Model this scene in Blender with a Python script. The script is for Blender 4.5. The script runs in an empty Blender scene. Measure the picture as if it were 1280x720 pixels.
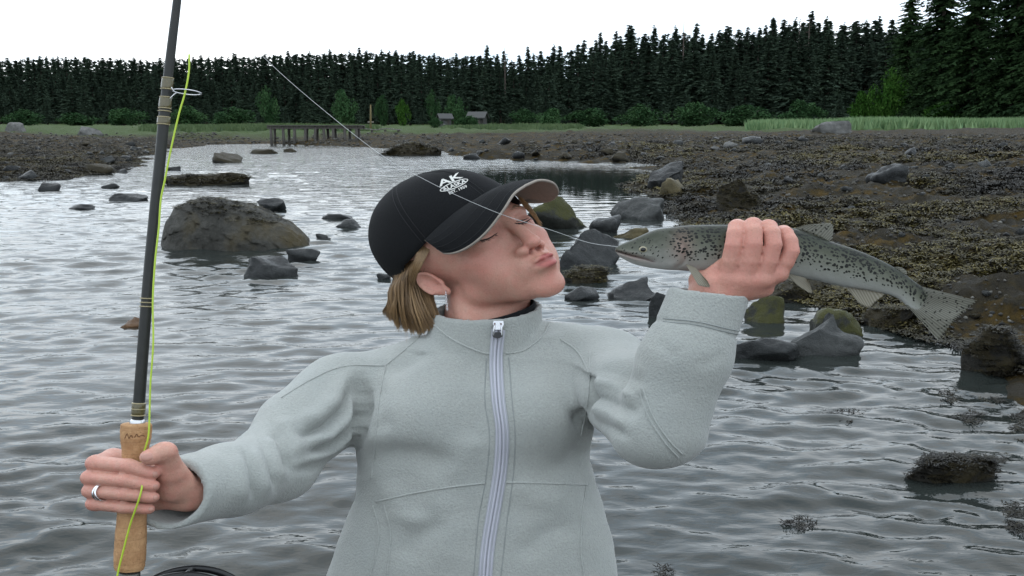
import bpy, bmesh, math, random
import numpy as np
from mathutils import Vector, Matrix, noise as mnoise
from mathutils.bvhtree import BVHTree

# ------------------------------------------------------------------ camera, sky, sun, exposure
scene = bpy.context.scene
COL = scene.collection
F_PX = 1155.0            # focal length in photo pixels (1280 wide)
CAM_H = 1.25
PITCH = math.atan((360 - 158) / F_PX)
cam_data = bpy.data.cameras.new('camera')
cam_data.sensor_width = 36.0
cam_data.lens = 36.0 * F_PX / 1280.0
cam_data.clip_start = 0.05
cam_data.clip_end = 3000
cam = bpy.data.objects.new('camera', cam_data)
COL.objects.link(cam)
cam.location = (0, 0, CAM_H)
cam.rotation_euler = (math.pi / 2 - PITCH, 0, 0)
scene.camera = cam

world = bpy.data.worlds.new('World')
scene.world = world
world.use_nodes = True
wn, wl = world.node_tree.nodes, world.node_tree.links
wn.clear()
SUN_EL, SUN_AZ = math.radians(48), math.radians(-25)     # azimuth from +Y towards +X
w_out = wn.new('ShaderNodeOutputWorld')
w_bg = wn.new('ShaderNodeBackground')
w_sky = wn.new('ShaderNodeTexSky')
w_sky.sky_type = 'NISHITA'
w_sky.sun_disc = False
w_sky.sun_elevation = SUN_EL
w_sky.sun_rotation = SUN_AZ
w_sky.dust_density = 3.0
# thick overcast: a white cloud deck, slightly uneven, over the clear sky
w_tc = wn.new('ShaderNodeTexCoord')
w_map = wn.new('ShaderNodeMapping'); w_map.inputs['Scale'].default_value = (1.2, 1.2, 5.0)
w_noise = wn.new('ShaderNodeTexNoise'); w_noise.inputs['Scale'].default_value = 2.2; w_noise.inputs['Detail'].default_value = 5
w_ramp = wn.new('ShaderNodeValToRGB')
w_ramp.color_ramp.elements[0].position = 0.30; w_ramp.color_ramp.elements[0].color = (7.1, 9.3, 11.4, 1)
w_ramp.color_ramp.elements[1].position = 0.66; w_ramp.color_ramp.elements[1].color = (13.6, 14.2, 14.6, 1)
w_mix = wn.new('ShaderNodeMix'); w_mix.data_type = 'RGBA'; w_mix.inputs['Factor'].default_value = 0.9
wl.new(w_tc.outputs['Generated'], w_map.inputs['Vector'])
wl.new(w_map.outputs['Vector'], w_noise.inputs['Vector'])
wl.new(w_noise.outputs['Fac'], w_ramp.inputs['Fac'])
wl.new(w_sky.outputs['Color'], w_mix.inputs[6])
wl.new(w_ramp.outputs['Color'], w_mix.inputs[7])
wl.new(w_mix.outputs[2], w_bg.inputs['Color'])
w_bg.inputs['Strength'].default_value = 0.135
wl.new(w_bg.outputs['Background'], w_out.inputs['Surface'])

world.cycles.sampling_method = 'MANUAL'
world.cycles.sample_map_resolution = 256

sun_data = bpy.data.lights.new('sun', 'SUN')
sun_data.energy = 0.5
sun_data.angle = math.radians(110)
sun_data.color = (1.0, 0.98, 0.95)
sun = bpy.data.objects.new('sun', sun_data)
COL.objects.link(sun)
sun.location = (0, 0, 30)
sd = Vector((math.sin(SUN_AZ) * math.cos(SUN_EL), math.cos(SUN_AZ) * math.cos(SUN_EL), math.sin(SUN_EL)))
sun.rotation_euler = sd.to_track_quat('Z', 'Y').to_euler()

scene.view_settings.view_transform = 'Standard'
scene.view_settings.look = 'None'
scene.view_settings.exposure = 0.0
scene.view_settings.gamma = 1.0
scene.view_settings.use_curve_mapping = False
scene.cycles.use_denoising = True
scene.cycles.use_adaptive_sampling = True
scene.cycles.adaptive_threshold = 0.025
scene.cycles.max_bounces = 5
scene.cycles.diffuse_bounces = 2
scene.cycles.glossy_bounces = 3
scene.cycles.transparent_max_bounces = 12

# ------------------------------------------------------------------ coordinates
CAMP = np.array([0.0, 0.0, CAM_H])
RGT = np.array([1.0, 0, 0])
FWD = np.array([0, math.cos(PITCH), -math.sin(PITCH)])
UPV = np.array([0, math.sin(PITCH), math.cos(PITCH)])
SX = 4.0 / 3.0            # the figure is broad: widths run a third wider than heights
DEP = 1360.0              # mm from the lens to the middle of the torso

def PX(px, py, z=0.0):
    """point of the figure (mm, figure frame) seen at a photo pixel, z mm in front of the torso's middle"""
    t = DEP - z
    return np.array([(px - 640) / F_PX * t / SX, (360 - py) / F_PX * t, z])

def B2W(a):
    a = np.asarray(a, float)
    s = a.shape
    a = a.reshape(-1, 3)
    w = CAMP + (DEP / 1000) * FWD + (a[:, :1] * SX * RGT + a[:, 1:2] * UPV - a[:, 2:3] * FWD) / 1000
    return w.reshape(s)

def ground_at(px, py, z=0.0):
    """world point on the level z that a photo pixel looks at"""
    d = (px - 640) / F_PX * RGT + (360 - py) / F_PX * UPV + FWD
    t = (z - CAM_H) / d[2]
    return CAMP + d * t

def ray_at(px, py, y):
    d = (px - 640) / F_PX * RGT + (360 - py) / F_PX * UPV + FWD
    return CAMP + d * (y / d[1])

# ------------------------------------------------------------------ object helpers
def tag(o, label=None, cat=None, group=None, kind=None):
    if label: o['label'] = label
    if cat: o['category'] = cat
    if group: o['group'] = group
    if kind: o['kind'] = kind
    return o

def link(name, data, mat=None, parent=None):
    o = bpy.data.objects.new(name, data)
    COL.objects.link(o)
    if mat is not None and data is not None:
        data.materials.clear(); data.materials.append(mat)
    if parent is not None: o.parent = parent
    return o

def empty(name, loc=(0, 0, 0), rz=0.0):
    o = bpy.data.objects.new(name, None)
    COL.objects.link(o)
    o.location = loc; o.rotation_euler = (0, 0, rz); o.empty_display_size = 0.1
    return o

def mesh_from(name, V, Fc, smooth=True):
    me = bpy.data.meshes.new(name)
    V = np.asarray(V, np.float32)
    if isinstance(Fc, np.ndarray):
        k = Fc.shape[1]; n = len(Fc)
        me.vertices.add(len(V)); me.vertices.foreach_set('co', V.ravel())
        me.loops.add(n * k); me.loops.foreach_set('vertex_index', Fc.astype(np.int32).ravel())
        me.polygons.add(n)
        me.polygons.foreach_set('loop_start', np.arange(0, n * k, k, dtype=np.int32))
        me.polygons.foreach_set('loop_total', np.full(n, k, np.int32))
        me.update(calc_edges=True); me.validate()
    else:
        me.from_pydata(V.tolist(), [], Fc); me.update()
    if smooth: me.polygons.foreach_set('use_smooth', np.ones(len(me.polygons), bool))
    return me

def set_attr(me, name, vals):
    a = me.attributes.new(name, 'FLOAT', 'POINT')
    a.data.foreach_set('value', np.asarray(vals, np.float32))

def set_col(me, name, cols):
    a = me.attributes.new(name, 'FLOAT_COLOR', 'POINT')
    c = np.ones((len(cols), 4), np.float32); c[:, :3] = cols
    a.data.foreach_set('color', c.ravel())

def tube(pts, rad, sides=8, cap=True, closed=False):
    """a round tube along points -> (verts, faces as lists)"""
    P = np.asarray(pts, float); n = len(P)
    rad = np.broadcast_to(np.asarray(rad, float), (n,))
    T = np.gradient(P, axis=0)
    if closed:
        T = np.roll(P, -1, 0) - np.roll(P, 1, 0)
    T /= np.linalg.norm(T, axis=1, keepdims=True) + 1e-12
    ref = np.array([0, 0, 1.0]) if abs(T[0][2]) < 0.9 else np.array([1.0, 0, 0])
    u = np.cross(T[0], ref); u /= np.linalg.norm(u)
    V = []
    for i in range(n):
        u = u - T[i] * np.dot(u, T[i]); u /= np.linalg.norm(u) + 1e-12
        v = np.cross(T[i], u)
        a = np.arange(sides) * 2 * math.pi / sides
        V.append(P[i] + rad[i] * (np.cos(a)[:, None] * u + np.sin(a)[:, None] * v))
    V = np.concatenate(V)
    Fc = []
    m = n if closed else n - 1
    for i in range(m):
        for j in range(sides):
            a = i * sides + j; b = i * sides + (j + 1) % sides
            c = ((i + 1) % n) * sides + (j + 1) % sides; d = ((i + 1) % n) * sides + j
            Fc.append((a, b, c, d))
    if cap and not closed:
        Fc.append(tuple(range(sides - 1, -1, -1)))
        Fc.append(tuple((n - 1) * sides + j for j in range(sides)))
    return V, Fc

class MB:
    """collects shapes into one mesh"""
    def __init__(s): s.V = []; s.F = []; s.n = 0
    def add(s, V, Fc):
        s.V.append(np.asarray(V, float)); s.F += [tuple(int(i) + s.n for i in f) for f in Fc]; s.n += len(V)
        return s
    def tube(s, *a, **k): return s.add(*tube(*a, **k))
    def mesh(s, name, smooth=True): return mesh_from(name, np.concatenate(s.V), s.F, smooth)

def spline(pts, n):
    """Catmull-Rom through points"""
    P = np.asarray(pts, float)
    P = np.concatenate([2 * P[:1] - P[1:2], P, 2 * P[-1:] - P[-2:-1]])
    m = len(P) - 3
    t = np.linspace(0, m - 1e-9, n); i = t.astype(int); f = (t - i)[:, None]
    a, b, c, d = P[i], P[i + 1], P[i + 2], P[i + 3]
    return 0.5 * (2 * b + (c - a) * f + (2 * a - 5 * b + 4 * c - d) * f ** 2 + (3 * b - a - 3 * c + d) * f ** 3)

# ------------------------------------------------------------------ material helpers
class MT:
    def __init__(s, name):
        s.m = bpy.data.materials.new(name); s.m.use_nodes = True
        s.nt = s.m.node_tree; s.n = s.nt.nodes; s.l = s.nt.links
        s.p = s.n['Principled BSDF']; s.out = s.n['Material Output']
    def new(s, t, **k):
        n = s.n.new('ShaderNode' + t)
        for a, v in k.items():
            if hasattr(n, a): setattr(n, a, v)
            else: n.inputs[a.replace('_', ' ')].default_value = v
        return n
    def link(s, a, b): s.l.new(a, b)
    def set(s, **k):
        for a, v in k.items(): s.p.inputs[a.replace('_', ' ')].default_value = v
        return s
    def coord(s, which='Object', scale=(1, 1, 1)):
        t = s.new('TexCoord'); m = s.new('Mapping'); m.inputs['Scale'].default_value = scale
        s.link(t.outputs[which], m.inputs['Vector']); return m.outputs['Vector']
    def noise(s, vec, scale, detail=4, rough=0.55, dist=0.0):
        n = s.new('TexNoise'); n.inputs['Scale'].default_value = scale; n.inputs['Detail'].default_value = detail
        n.inputs['Roughness'].default_value = rough; n.inputs['Distortion'].default_value = dist
        s.link(vec, n.inputs['Vector']); return n.outputs['Fac']
    def voro(s, vec, scale, feature='F1', out='Distance', rand=1.0):
        n = s.new('TexVoronoi'); n.feature = feature; n.inputs['Scale'].default_value = scale
        n.inputs['Randomness'].default_value = rand
        s.link(vec, n.inputs['Vector']); return n.outputs[out]
    def ramp(s, fac, stops, interp='LINEAR'):
        r = s.new('ValToRGB'); cr = r.color_ramp; cr.interpolation = interp
        while len(cr.elements) < len(stops): cr.elements.new(0.5)
        for e, (p, c) in zip(cr.elements, stops):
            e.position = p; e.color = (c, c, c, 1) if isinstance(c, (int, float)) else (*c, 1)
        s.link(fac, r.inputs['Fac']); return r.outputs['Color']
    def mix(s, fac, a, b, mode='MIX'):
        n = s.new('Mix'); n.data_type = 'RGBA'; n.blend_type = mode
        for v, i in ((fac, 0), (a, 6), (b, 7)):
            if hasattr(v, 'links'): s.link(v, n.inputs[i])
            elif isinstance(v, (int, float)): n.inputs[i].default_value = v if i == 0 else (v, v, v, 1)
            else: n.inputs[i].default_value = (*v, 1)
        return n.outputs[2]
    def math(s, op, a, b=None, c=None, clamp=False):
        n = s.new('Math'); n.operation = op; n.use_clamp = clamp
        for i, v in enumerate((a, b, c)):
            if v is None: continue
            if hasattr(v, 'links'): s.link(v, n.inputs[i])
            else: n.inputs[i].default_value = v
        return n.outputs[0]
    def attr(s, name, out='Fac'):
        n = s.new('Attribute'); n.attribute_name = name; return n.outputs[out]
    def base(s, c):
        if hasattr(c, 'links'): s.link(c, s.p.inputs['Base Color'])
        else: s.p.inputs['Base Color'].default_value = (*c, 1)
        return s
    def rough(s, v):
        if hasattr(v, 'links'): s.link(v, s.p.inputs['Roughness'])
        else: s.p.inputs['Roughness'].default_value = v
        return s
    def bump(s, h, strength=0.5, dist=0.01, normal=None):
        b = s.new('Bump'); b.inputs['Strength'].default_value = strength; b.inputs['Distance'].default_value = dist
        s.link(h, b.inputs['Height'])
        if normal is not None: s.link(normal, b.inputs['Normal'])
        s.link(b.outputs['Normal'], s.p.inputs['Normal']); return b.outputs['Normal']

def simple(name, col, rough=0.6, metal=0.0, spec=0.5):
    m = MT(name); m.base(col).rough(rough); m.set(Metallic=metal, Specular_IOR_Level=spec); return m.m

# ------------------------------------------------------------------ implicit surfaces (millimetres)
def smin(a, b, k):
    h = np.clip(0.5 + 0.5 * (b - a) / k, 0, 1)
    return b * (1 - h) + a * h - k * h * (1 - h)
def smax(a, b, k): return -smin(-a, -b, k)
def s_sph(p, c, r): return np.linalg.norm(p - np.asarray(c, p.dtype), axis=1) - r
def s_ell(p, c, r, rot=None):
    q = p - np.asarray(c, p.dtype)
    if rot is not None: q = q @ np.asarray(rot, p.dtype)
    r = np.asarray(r, p.dtype)
    k0 = np.linalg.norm(q / r, axis=1); k1 = np.linalg.norm(q / (r * r), axis=1)
    return k0 * (k0 - 1) / np.maximum(k1, 1e-6)
def s_cone(p, a, b, ra, rb):
    a = np.asarray(a, p.dtype); b = np.asarray(b, p.dtype)
    ab = b - a; q = p - a
    h = np.clip(q @ ab / max(float(ab @ ab), 1e-9), 0, 1)
    return np.linalg.norm(q - h[:, None] * ab, axis=1) - (ra + (rb - ra) * h)
def s_chain(p, pts, rads, k=4):
    d = None
    for i in range(len(pts) - 1):
        e = s_cone(p, pts[i], pts[i + 1], rads[i], rads[i + 1])
        d = e if d is None else smin(d, e, k)
    return d
def rxyz(x=0, y=0, z=0):
    return np.array(Matrix.Rotation(math.radians(z), 3, 'Z') @ Matrix.Rotation(math.radians(y), 3, 'Y') @ Matrix.Rotation(math.radians(x), 3, 'X'))

def boxed(p, lo, hi, fn, margin=40.0, k=0):
    """evaluate fn only near a box; elsewhere the distance to the box"""
    lo = np.asarray(lo, p.dtype); hi = np.asarray(hi, p.dtype)
    q = np.maximum(np.maximum(lo - p, p - hi), 0)
    d = np.linalg.norm(q, axis=1)
    m = d < margin
    out = d + 8.0
    if m.any(): out[m] = fn(p[m])
    return out

def nets(f, lo, hi, h, nb=8, lip=1.15):
    """sparse surface nets of an implicit function -> verts, quads"""
    lo = np.asarray(lo, float); hi = np.asarray(hi, float)
    n = np.ceil((hi - lo) / (h * nb)).astype(int)
    N = n * nb + 2
    gi = np.stack(np.meshgrid(*[np.arange(k) for k in n], indexing='ij'), -1).reshape(-1, 3)
    ctr = lo + (gi + 0.5) * nb * h
    dc = f(ctr.astype(np.float32))
    gi = gi[np.abs(dc) < 0.87 * nb * h * lip + 2 * h]
    off = np.stack(np.meshgrid(*[np.arange(nb + 1)] * 3, indexing='ij'), -1).reshape(-1, 3)
    keysA, posA, s0A, sxA = [], [], [], []
    corners = np.array([[i, j, k] for i in (0, 1) for j in (0, 1) for k in (0, 1)])
    edges = [(a, b) for a in range(8) for b in range(a + 1, 8) if np.abs(corners[a] - corners[b]).sum() == 1]
    CH = 600
    for s in range(0, len(gi), CH):
        g = gi[s:s + CH]
        base = g * nb
        pts = (lo + (base[:, None, :] + off[None]) * h).reshape(-1, 3).astype(np.float32)
        v = f(pts).reshape(len(g), nb + 1, nb + 1, nb + 1)
        c = np.stack([v[:, a:a + nb, b:b + nb, d:d + nb] for a, b, d in corners], -1)
        neg = c < 0
        act = neg.any(-1) & ~neg.all(-1)
        bi, i, j, k = np.nonzero(act)
        if len(bi) == 0: continue
        cv = c[bi, i, j, k]
        idx = base[bi] + np.stack([i, j, k], -1)
        acc = np.zeros((len(bi), 3)); cnt = np.zeros(len(bi))
        for a, b in edges:
            va, vb = cv[:, a], cv[:, b]
            m = (va < 0) != (vb < 0)
            t = np.where(m, va / np.where(m, va - vb, 1), 0)
            acc += np.where(m[:, None], corners[a] + t[:, None] * (corners[b] - corners[a]), 0); cnt += m
        keysA.append((idx[:, 0] * N[1] + idx[:, 1]) * N[2] + idx[:, 2])
        posA.append(lo + (idx + acc / cnt[:, None]) * h)
        s0A.append(cv[:, 0]); sxA.append(cv[:, [4, 2, 1]])
    keys = np.concatenate(keysA); pos = np.concatenate(posA); s0 = np.concatenate(s0A); sx = np.concatenate(sxA)
    keys, ui = np.unique(keys, return_index=True)
    pos, s0, sx = pos[ui], s0[ui], sx[ui]
    st = np.array([N[1] * N[2], N[2], 1])
    quads = []
    def look(k):
        i = np.minimum(np.searchsorted(keys, k), len(keys) - 1)
        return np.where(keys[i] == k, i, -1)
    for ax in range(3):
        b, d = [(1, 2), (2, 0), (0, 1)][ax]
        m = np.nonzero((s0 < 0) != (sx[:, ax] < 0))[0]
        q = np.stack([m, look(keys[m] - st[b]), look(keys[m] - st[b] - st[d]), look(keys[m] - st[d])], 1)
        ok = (q >= 0).all(1)
        q = q[ok]; fl = (s0[m] < 0)[ok]
        q[~fl] = q[~fl][:, ::-1]
        quads.append(q)
    return pos, np.concatenate(quads)

def vnormals(V, Q):
    a = V[Q[:, 2]] - V[Q[:, 0]]; b = V[Q[:, 3]] - V[Q[:, 1]]
    n = np.cross(a, b); out = np.zeros_like(V)
    for i in range(4): np.add.at(out, Q[:, i], n)
    return out / (np.linalg.norm(out, axis=1, keepdims=True) + 1e-12)

def seg_dist2(P, line):
    """distance in the plane from points to a polyline, and how far along (0..1)"""
    line = np.asarray(line, float); best = np.full(len(P), 1e9); along = np.zeros(len(P))
    n = len(line) - 1
    for i in range(n):
        a, b = line[i], line[i + 1]; ab = b - a
        h = np.clip(((P - a) @ ab) / (ab @ ab + 1e-9), 0, 1)
        d = np.linalg.norm(P - a - h[:, None] * ab, axis=1)
        m = d < best; best[m] = d[m]; along[m] = (i + h[m]) / n
    return best, along
# ================================================================== THE PLACE: river, shores, forest
def _hash(ix, iy, seed):
    h = (ix.astype(np.int64) * 374761393 + iy.astype(np.int64) * 668265263 + seed * 1442695041) & 0xFFFFFFFF
    h = ((h ^ (h >> 13)) * 1274126177) & 0xFFFFFFFF
    return ((h ^ (h >> 16)) & 0xFFFFFF) / float(0xFFFFFF)
def vnoise(x, y, seed=0):
    ix, iy = np.floor(x), np.floor(y); fx, fy = x - ix, y - iy
    fx = fx * fx * fx * (fx * (fx * 6 - 15) + 10); fy = fy * fy * fy * (fy * (fy * 6 - 15) + 10)
    ix = ix.astype(np.int64); iy = iy.astype(np.int64)
    a, b, c, d = _hash(ix, iy, seed), _hash(ix + 1, iy, seed), _hash(ix, iy + 1, seed), _hash(ix + 1, iy + 1, seed)
    return (a * (1 - fx) + b * fx) * (1 - fy) + (c * (1 - fx) + d * fx) * fy - 0.5
def fbm(x, y, seed=0, oct=4, lac=2.1, gain=0.5):
    o = 0; a = 1.0
    for k in range(oct):
        o = o + a * vnoise(x + 17.3 * k, y - 9.1 * k, seed + k); x = x * lac; y = y * lac; a *= gain
    return o
def g2(px, py): return ground_at(px, py, 0.0)[:2]
BANK = [(4.5, -40), (3.9, -6), (3.3, 2.2)] + [tuple(g2(*p)) for p in ((1310, 520), (1262, 470), (1200, 438), (1130, 415), (1090, 398), (1030, 378), (960, 352), (900, 312), (862, 280), (826, 255), (806, 238), (800, 222), (815, 206), (720, 202), (640, 200), (580, 195), (550, 189), (480, 185), (400, 181.5), (330, 180), (260, 181), (212, 186), (178, 197), (150, 207), (122, 216), (60, 224), (-20, 227), (-140, 232))] + [(-30, 5), (-34, -40)]
BANK = np.array(BANK, float)
def bank_dist(x, y):
    """metres from the waterline, positive on land"""
    P = np.stack([x.ravel(), y.ravel()], 1)
    best = np.full(len(P), 1e9); inside = np.zeros(len(P), bool)
    n = len(BANK)
    for i in range(n):
        a, b = BANK[i], BANK[(i + 1) % n]; ab = b - a
        h = np.clip(((P - a) @ ab) / (ab @ ab), 0, 1)
        best = np.minimum(best, np.linalg.norm(P - a - h[:, None] * ab, axis=1))
        c = ((a[1] > P[:, 1]) != (b[1] > P[:, 1]))
        xi = (b[0] - a[0]) * (P[:, 1] - a[1]) / (b[1] - a[1] + 1e-12) + a[0]
        inside ^= c & (P[:, 0] < xi)
    return np.where(inside, -best, best).reshape(x.shape)
def land(x, y, fine=True):
    d = bank_dist(x, y); r = np.hypot(x, y)
    wob = fbm(x * 0.8, y * 0.8, 3, 3) * 0.5 * np.clip(r / 12, 0.4, 3)
    dd = d + wob
    z = np.where(dd > 0, 0.84 * (1 - np.exp(-np.maximum(dd, 0) / 11.0)) + 0.02 * np.minimum(dd, 1), np.maximum(dd * 0.30, -0.7))
    z = z + 0.0052 * np.maximum(0, r - 75)
    far = np.clip(r / 30, 0, 1)
    lump = fbm(x * 1.1, y * 1.1, 11, 4) * 0.20 + np.abs(fbm(x * 2.6, y * 2.6, 23, 3)) * 0.16
    if fine: lump = lump + np.abs(fbm(x * 7, y * 7, 31, 3)) * 0.085
    lump = lump + fbm(x * 0.16, y * 0.16, 41, 3) * 0.32 * np.clip((r - 8) / 30, 0, 1)
    z = z + lump * np.clip(dd * 0.8 + 0.35, 0, 1) * np.where(r > 110, 0.5, 1)
    return z, dd
def polar(nr, na, r0, r1, amax):
    """fan of rings round the camera's foot: fine in front, coarse behind"""
    rr = r0 * (r1 / r0) ** np.linspace(0, 1, nr)
    fr = np.linspace(-amax, amax, na); bk = np.linspace(amax, 360 - amax, 40)
    aa = np.radians(np.concatenate([fr, bk[1:]])); na = len(aa)
    R_, A_ = np.meshgrid(rr, aa, indexing='ij')
    X, Y = R_ * np.sin(A_), R_ * np.cos(A_)
    i = np.arange(nr - 1)[:, None] * na + np.arange(na - 1)[None]
    Q = np.stack([i, i + 1, i + na + 1, i + na], -1).reshape(-1, 4)
    return X, Y, R_, Q
# ---- ground
X, Y, R_, Q = polar(560, 520, 0.25, 900, 58)
Z, D = land(X, Y)
LZ, LD = Z[:, :520].copy(), D[:, :520].copy()
def landq(x, y):
    """ground height and distance from the waterline, read off the ground sheet"""
    x = np.asarray(x, float); y = np.asarray(y, float)
    u = np.clip(np.log(np.maximum(np.hypot(x, y), 0.26) / 0.25) / math.log(900 / 0.25) * 559, 0, 558.999); v = np.clip((np.degrees(np.arctan2(x, y)) + 58) / 116 * 519, 0, 518.999)
    i = u.astype(int); j = v.astype(int); fu = u - i; fv = v - j
    f = lambda G: (G[i, j] * (1 - fv) + G[i, j + 1] * fv) * (1 - fu) + (G[i + 1, j] * (1 - fv) + G[i + 1, j + 1] * fv) * fu
    return f(LZ), f(LD)
me = mesh_from('ground', np.stack([X, Y, Z], -1).reshape(-1, 3), Q[:, ::-1])
set_attr(me, 'shore', D.ravel()); set_attr(me, 'range', R_.ravel())
def ground_mat():
    m = MT('shore_ground'); v = m.coord('Object')
    big = m.noise(v, 0.35, 5, 0.6); mid = m.noise(v, 2.4, 5, 0.65); fine = m.noise(v, 14, 5, 0.7); tiny = m.noise(v, 60, 4, 0.7)
    weed = m.mix(m.ramp(fine, [(0.35, 0.0), (0.65, 1.0)]), (0.008, 0.007, 0.0045), (0.036, 0.028, 0.013))
    weed = m.mix(m.ramp(mid, [(0.50, 0.0), (0.66, 0.75)]), weed, (0.085, 0.052, 0.011))
    mud = m.mix(fine, (0.016, 0.0145, 0.0115), (0.046, 0.040, 0.030))
    peb = m.voro(v, 16, 'F1', 'Color'); sp = m.new('SeparateColor'); m.link(peb, sp.inputs[0])
    grav = m.mix(sp.outputs[0], (0.024, 0.021, 0.016), (0.074, 0.064, 0.050))
    c = m.mix(m.ramp(mid, [(0.42, 0.0), (0.55, 1.0)]), mud, weed)
    sh = m.attr('shore'); rg = m.attr('range')
    up = m.math('ADD', sh, m.math('MULTIPLY', m.math('SUBTRACT', big, 0.5), 22.0))
    c = m.mix(m.ramp(m.math('MULTIPLY', up, 0.02), [(0.36, 0.0), (0.60, 0.75)]), c, grav)
    gr = m.mix(fine, (0.030, 0.055, 0.016), (0.065, 0.090, 0.028))
    c = m.mix(m.ramp(m.math('MULTIPLY', rg, 0.01), [(0.72, 0.0), (0.82, 1.0)]), c, gr)
    m.base(c)
    m.rough(m.ramp(fine, [(0.3, 0.6), (0.7, 0.95)])); m.set(Specular_IOR_Level=0.08)
    h = m.math('ADD', m.math('MULTIPLY', fine, 0.7), m.math('ADD', m.math('MULTIPLY', tiny, 0.25), m.math('MULTIPLY', m.voro(v, 9), 0.5)))
    m.bump(h, 0.9, 0.07)
    return m.m
ground = link('ground', me, ground_mat()); tag(ground, kind='structure')

# ---- water
rngw = np.random.default_rng(5)
NRW, RW0, RW1 = 960, 1.25, 130.0
X, Y, R_, Q = polar(NRW, 460, RW0, RW1, 50)
X = X.astype(np.float32); Y = Y.astype(np.float32); R_ = R_.astype(np.float32)
Zw = np.zeros_like(X)
stp = math.log(RW1 / RW0) / (NRW - 1)
c0 = ground_at(700, 226, 0); q = ((X - c0[0]) / 4.2) ** 2 + ((Y - c0[1]) / 9.5) ** 2
calm = 1 - 0.95 * np.exp(-q ** 2)
gust = np.clip(0.9 + 1.1 * fbm(X * 0.5, Y * 0.35, 77, 3), 0.35, 1.6).astype(np.float32)
WARP = [(fbm(X * f, Y * f * 1.3, 200 + i, 2) * 2.6).astype(np.float32) for i, f in enumerate((0.4, 0.8, 1.5, 0.6, 1.1, 2.2))]
for k in range(150):
    lam = 0.05 * (13.0 ** rngw.uniform(0, 1))
    th = rngw.normal(0, 0.42) + (0.10 if k % 3 else -0.45)
    kx, ky = math.sin(th) * 2 * math.pi / lam, math.cos(th) * 2 * math.pi / lam
    slope = 0.0262 * (1.0 if lam > 0.07 else 0.75) * (0.55 if lam > 0.28 else 1.0)
    rows = min(NRW, max(8, int(math.log(lam / (2.5 * stp) / RW0 + 1e-9) / stp))) if lam / (2.5 * stp) > RW0 else 8
    sl = slice(0, rows)
    fade = np.clip((lam / (R_[sl] * stp) - 2.5) / 2.5, 0, 1)
    ph = kx * X[sl] + ky * Y[sl] + rngw.uniform(0, 6.28)
    Zw[sl] += slope * lam / (2 * math.pi) * np.sin(ph + WARP[k % 6][sl] * 2) * fade * gust[sl]
Zw *= calm
me = mesh_from('river_water', np.stack([X, Y, Zw], -1).reshape(-1, 3), Q[:, ::-1])
set_attr(me, 'calm', calm.ravel()); set_attr(me, 'range', R_.ravel())
def water_mat():
    m = MT('river_water'); v = m.coord('Object', (0.42, 1.0, 1.0))
    m.base((0.022, 0.026, 0.024)); m.rough(0.025); m.set(IOR=1.333, Specular_IOR_Level=0.5)
    a = m.noise(v, 5.0, 3, 0.55, 0.4); b = m.noise(v, 17, 3, 0.6, 0.3); c = m.noise(v, 1.6, 3, 0.5, 0.3)
    far = m.ramp(m.math('MULTIPLY', m.attr('range'), 0.02), [(0.08, 0.06), (0.5, 1.0)])
    h = m.math('ADD', m.math('MULTIPLY', b, 0.10), m.math('MULTIPLY', m.math('ADD', a, m.math('MULTIPLY', c, 1.5)), far))
    h = m.math('MULTIPLY', h, m.attr('calm'))
    m.bump(h, 1.0, 0.034)
    return m.m
water = link('river_water', me, water_mat()); tag(water, kind='structure')

# ---- solving a pixel for a point on the ground
def on_ground(px, py, fine=True):
    px = np.atleast_1d(np.asarray(px, float)); py = np.atleast_1d(np.asarray(py, float))
    d = ((px - 640) / F_PX)[:, None] * RGT + ((360 - py) / F_PX)[:, None] * UPV + FWD
    t = np.geomspace(2.5, 500, 420)
    P = CAMP + d[:, None, :] * t[None, :, None]
    z, _ = landq(P[..., 0], P[..., 1])
    z = np.maximum(z, 0)
    below = P[..., 2] < z
    i = np.clip(np.argmax(below, 1), 1, len(t) - 1); i[~below.any(1)] = len(t) - 1
    r = np.arange(len(px))
    g0 = P[r, i - 1, 2] - z[r, i - 1]; g1 = P[r, i, 2] - z[r, i]
    f = np.clip(g0 / (g0 - g1 + 1e-9), 0, 1)
    tt = t[i - 1] + (t[i] - t[i - 1]) * f
    return CAMP + d * tt[:, None]

# ---- rocks
def ico(sub):
    bm = bmesh.new(); bmesh.ops.create_icosphere(bm, subdivisions=sub, radius=1.0)
    V = np.array([v.co[:] for v in bm.verts]); Fc = np.array([[v.index for v in f.verts] for f in bm.faces]); bm.free(); return V, Fc
ICO = {k: ico(k) for k in (1, 2, 3, 4, 5)}
def rock_verts(seed, dims, sub=4, rough=0.2, flats=7, top=None):
    """boulder: a ball cut by random flats, then roughened"""
    rg = np.random.default_rng(seed); V, Fc = ICO[sub]; V = V.copy(); V = np.sign(V) * np.abs(V) ** 0.78
    for k in range(flats + 4):
        n = rg.normal(0, 1, 3); n /= np.linalg.norm(n); o = rg.uniform(0.42, 0.80)
        s = V @ n - o; V = V - np.maximum(s, 0)[:, None] * n * 0.95
    for f, a in ((1.3, 1.0), (2.9, 0.45), (6.5, 0.22), (14, 0.10)):
        off = rg.uniform(0, 50, 3)
        nz = np.array([mnoise.noise(Vector(p * f + off)) for p in V]) if sub < 5 or f < 3 else np.array([mnoise.noise(Vector(p * f + off)) for p in V])
        V = V * (1 + rough * a * nz)[:, None]
    return V * np.asarray(dims), Fc
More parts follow.
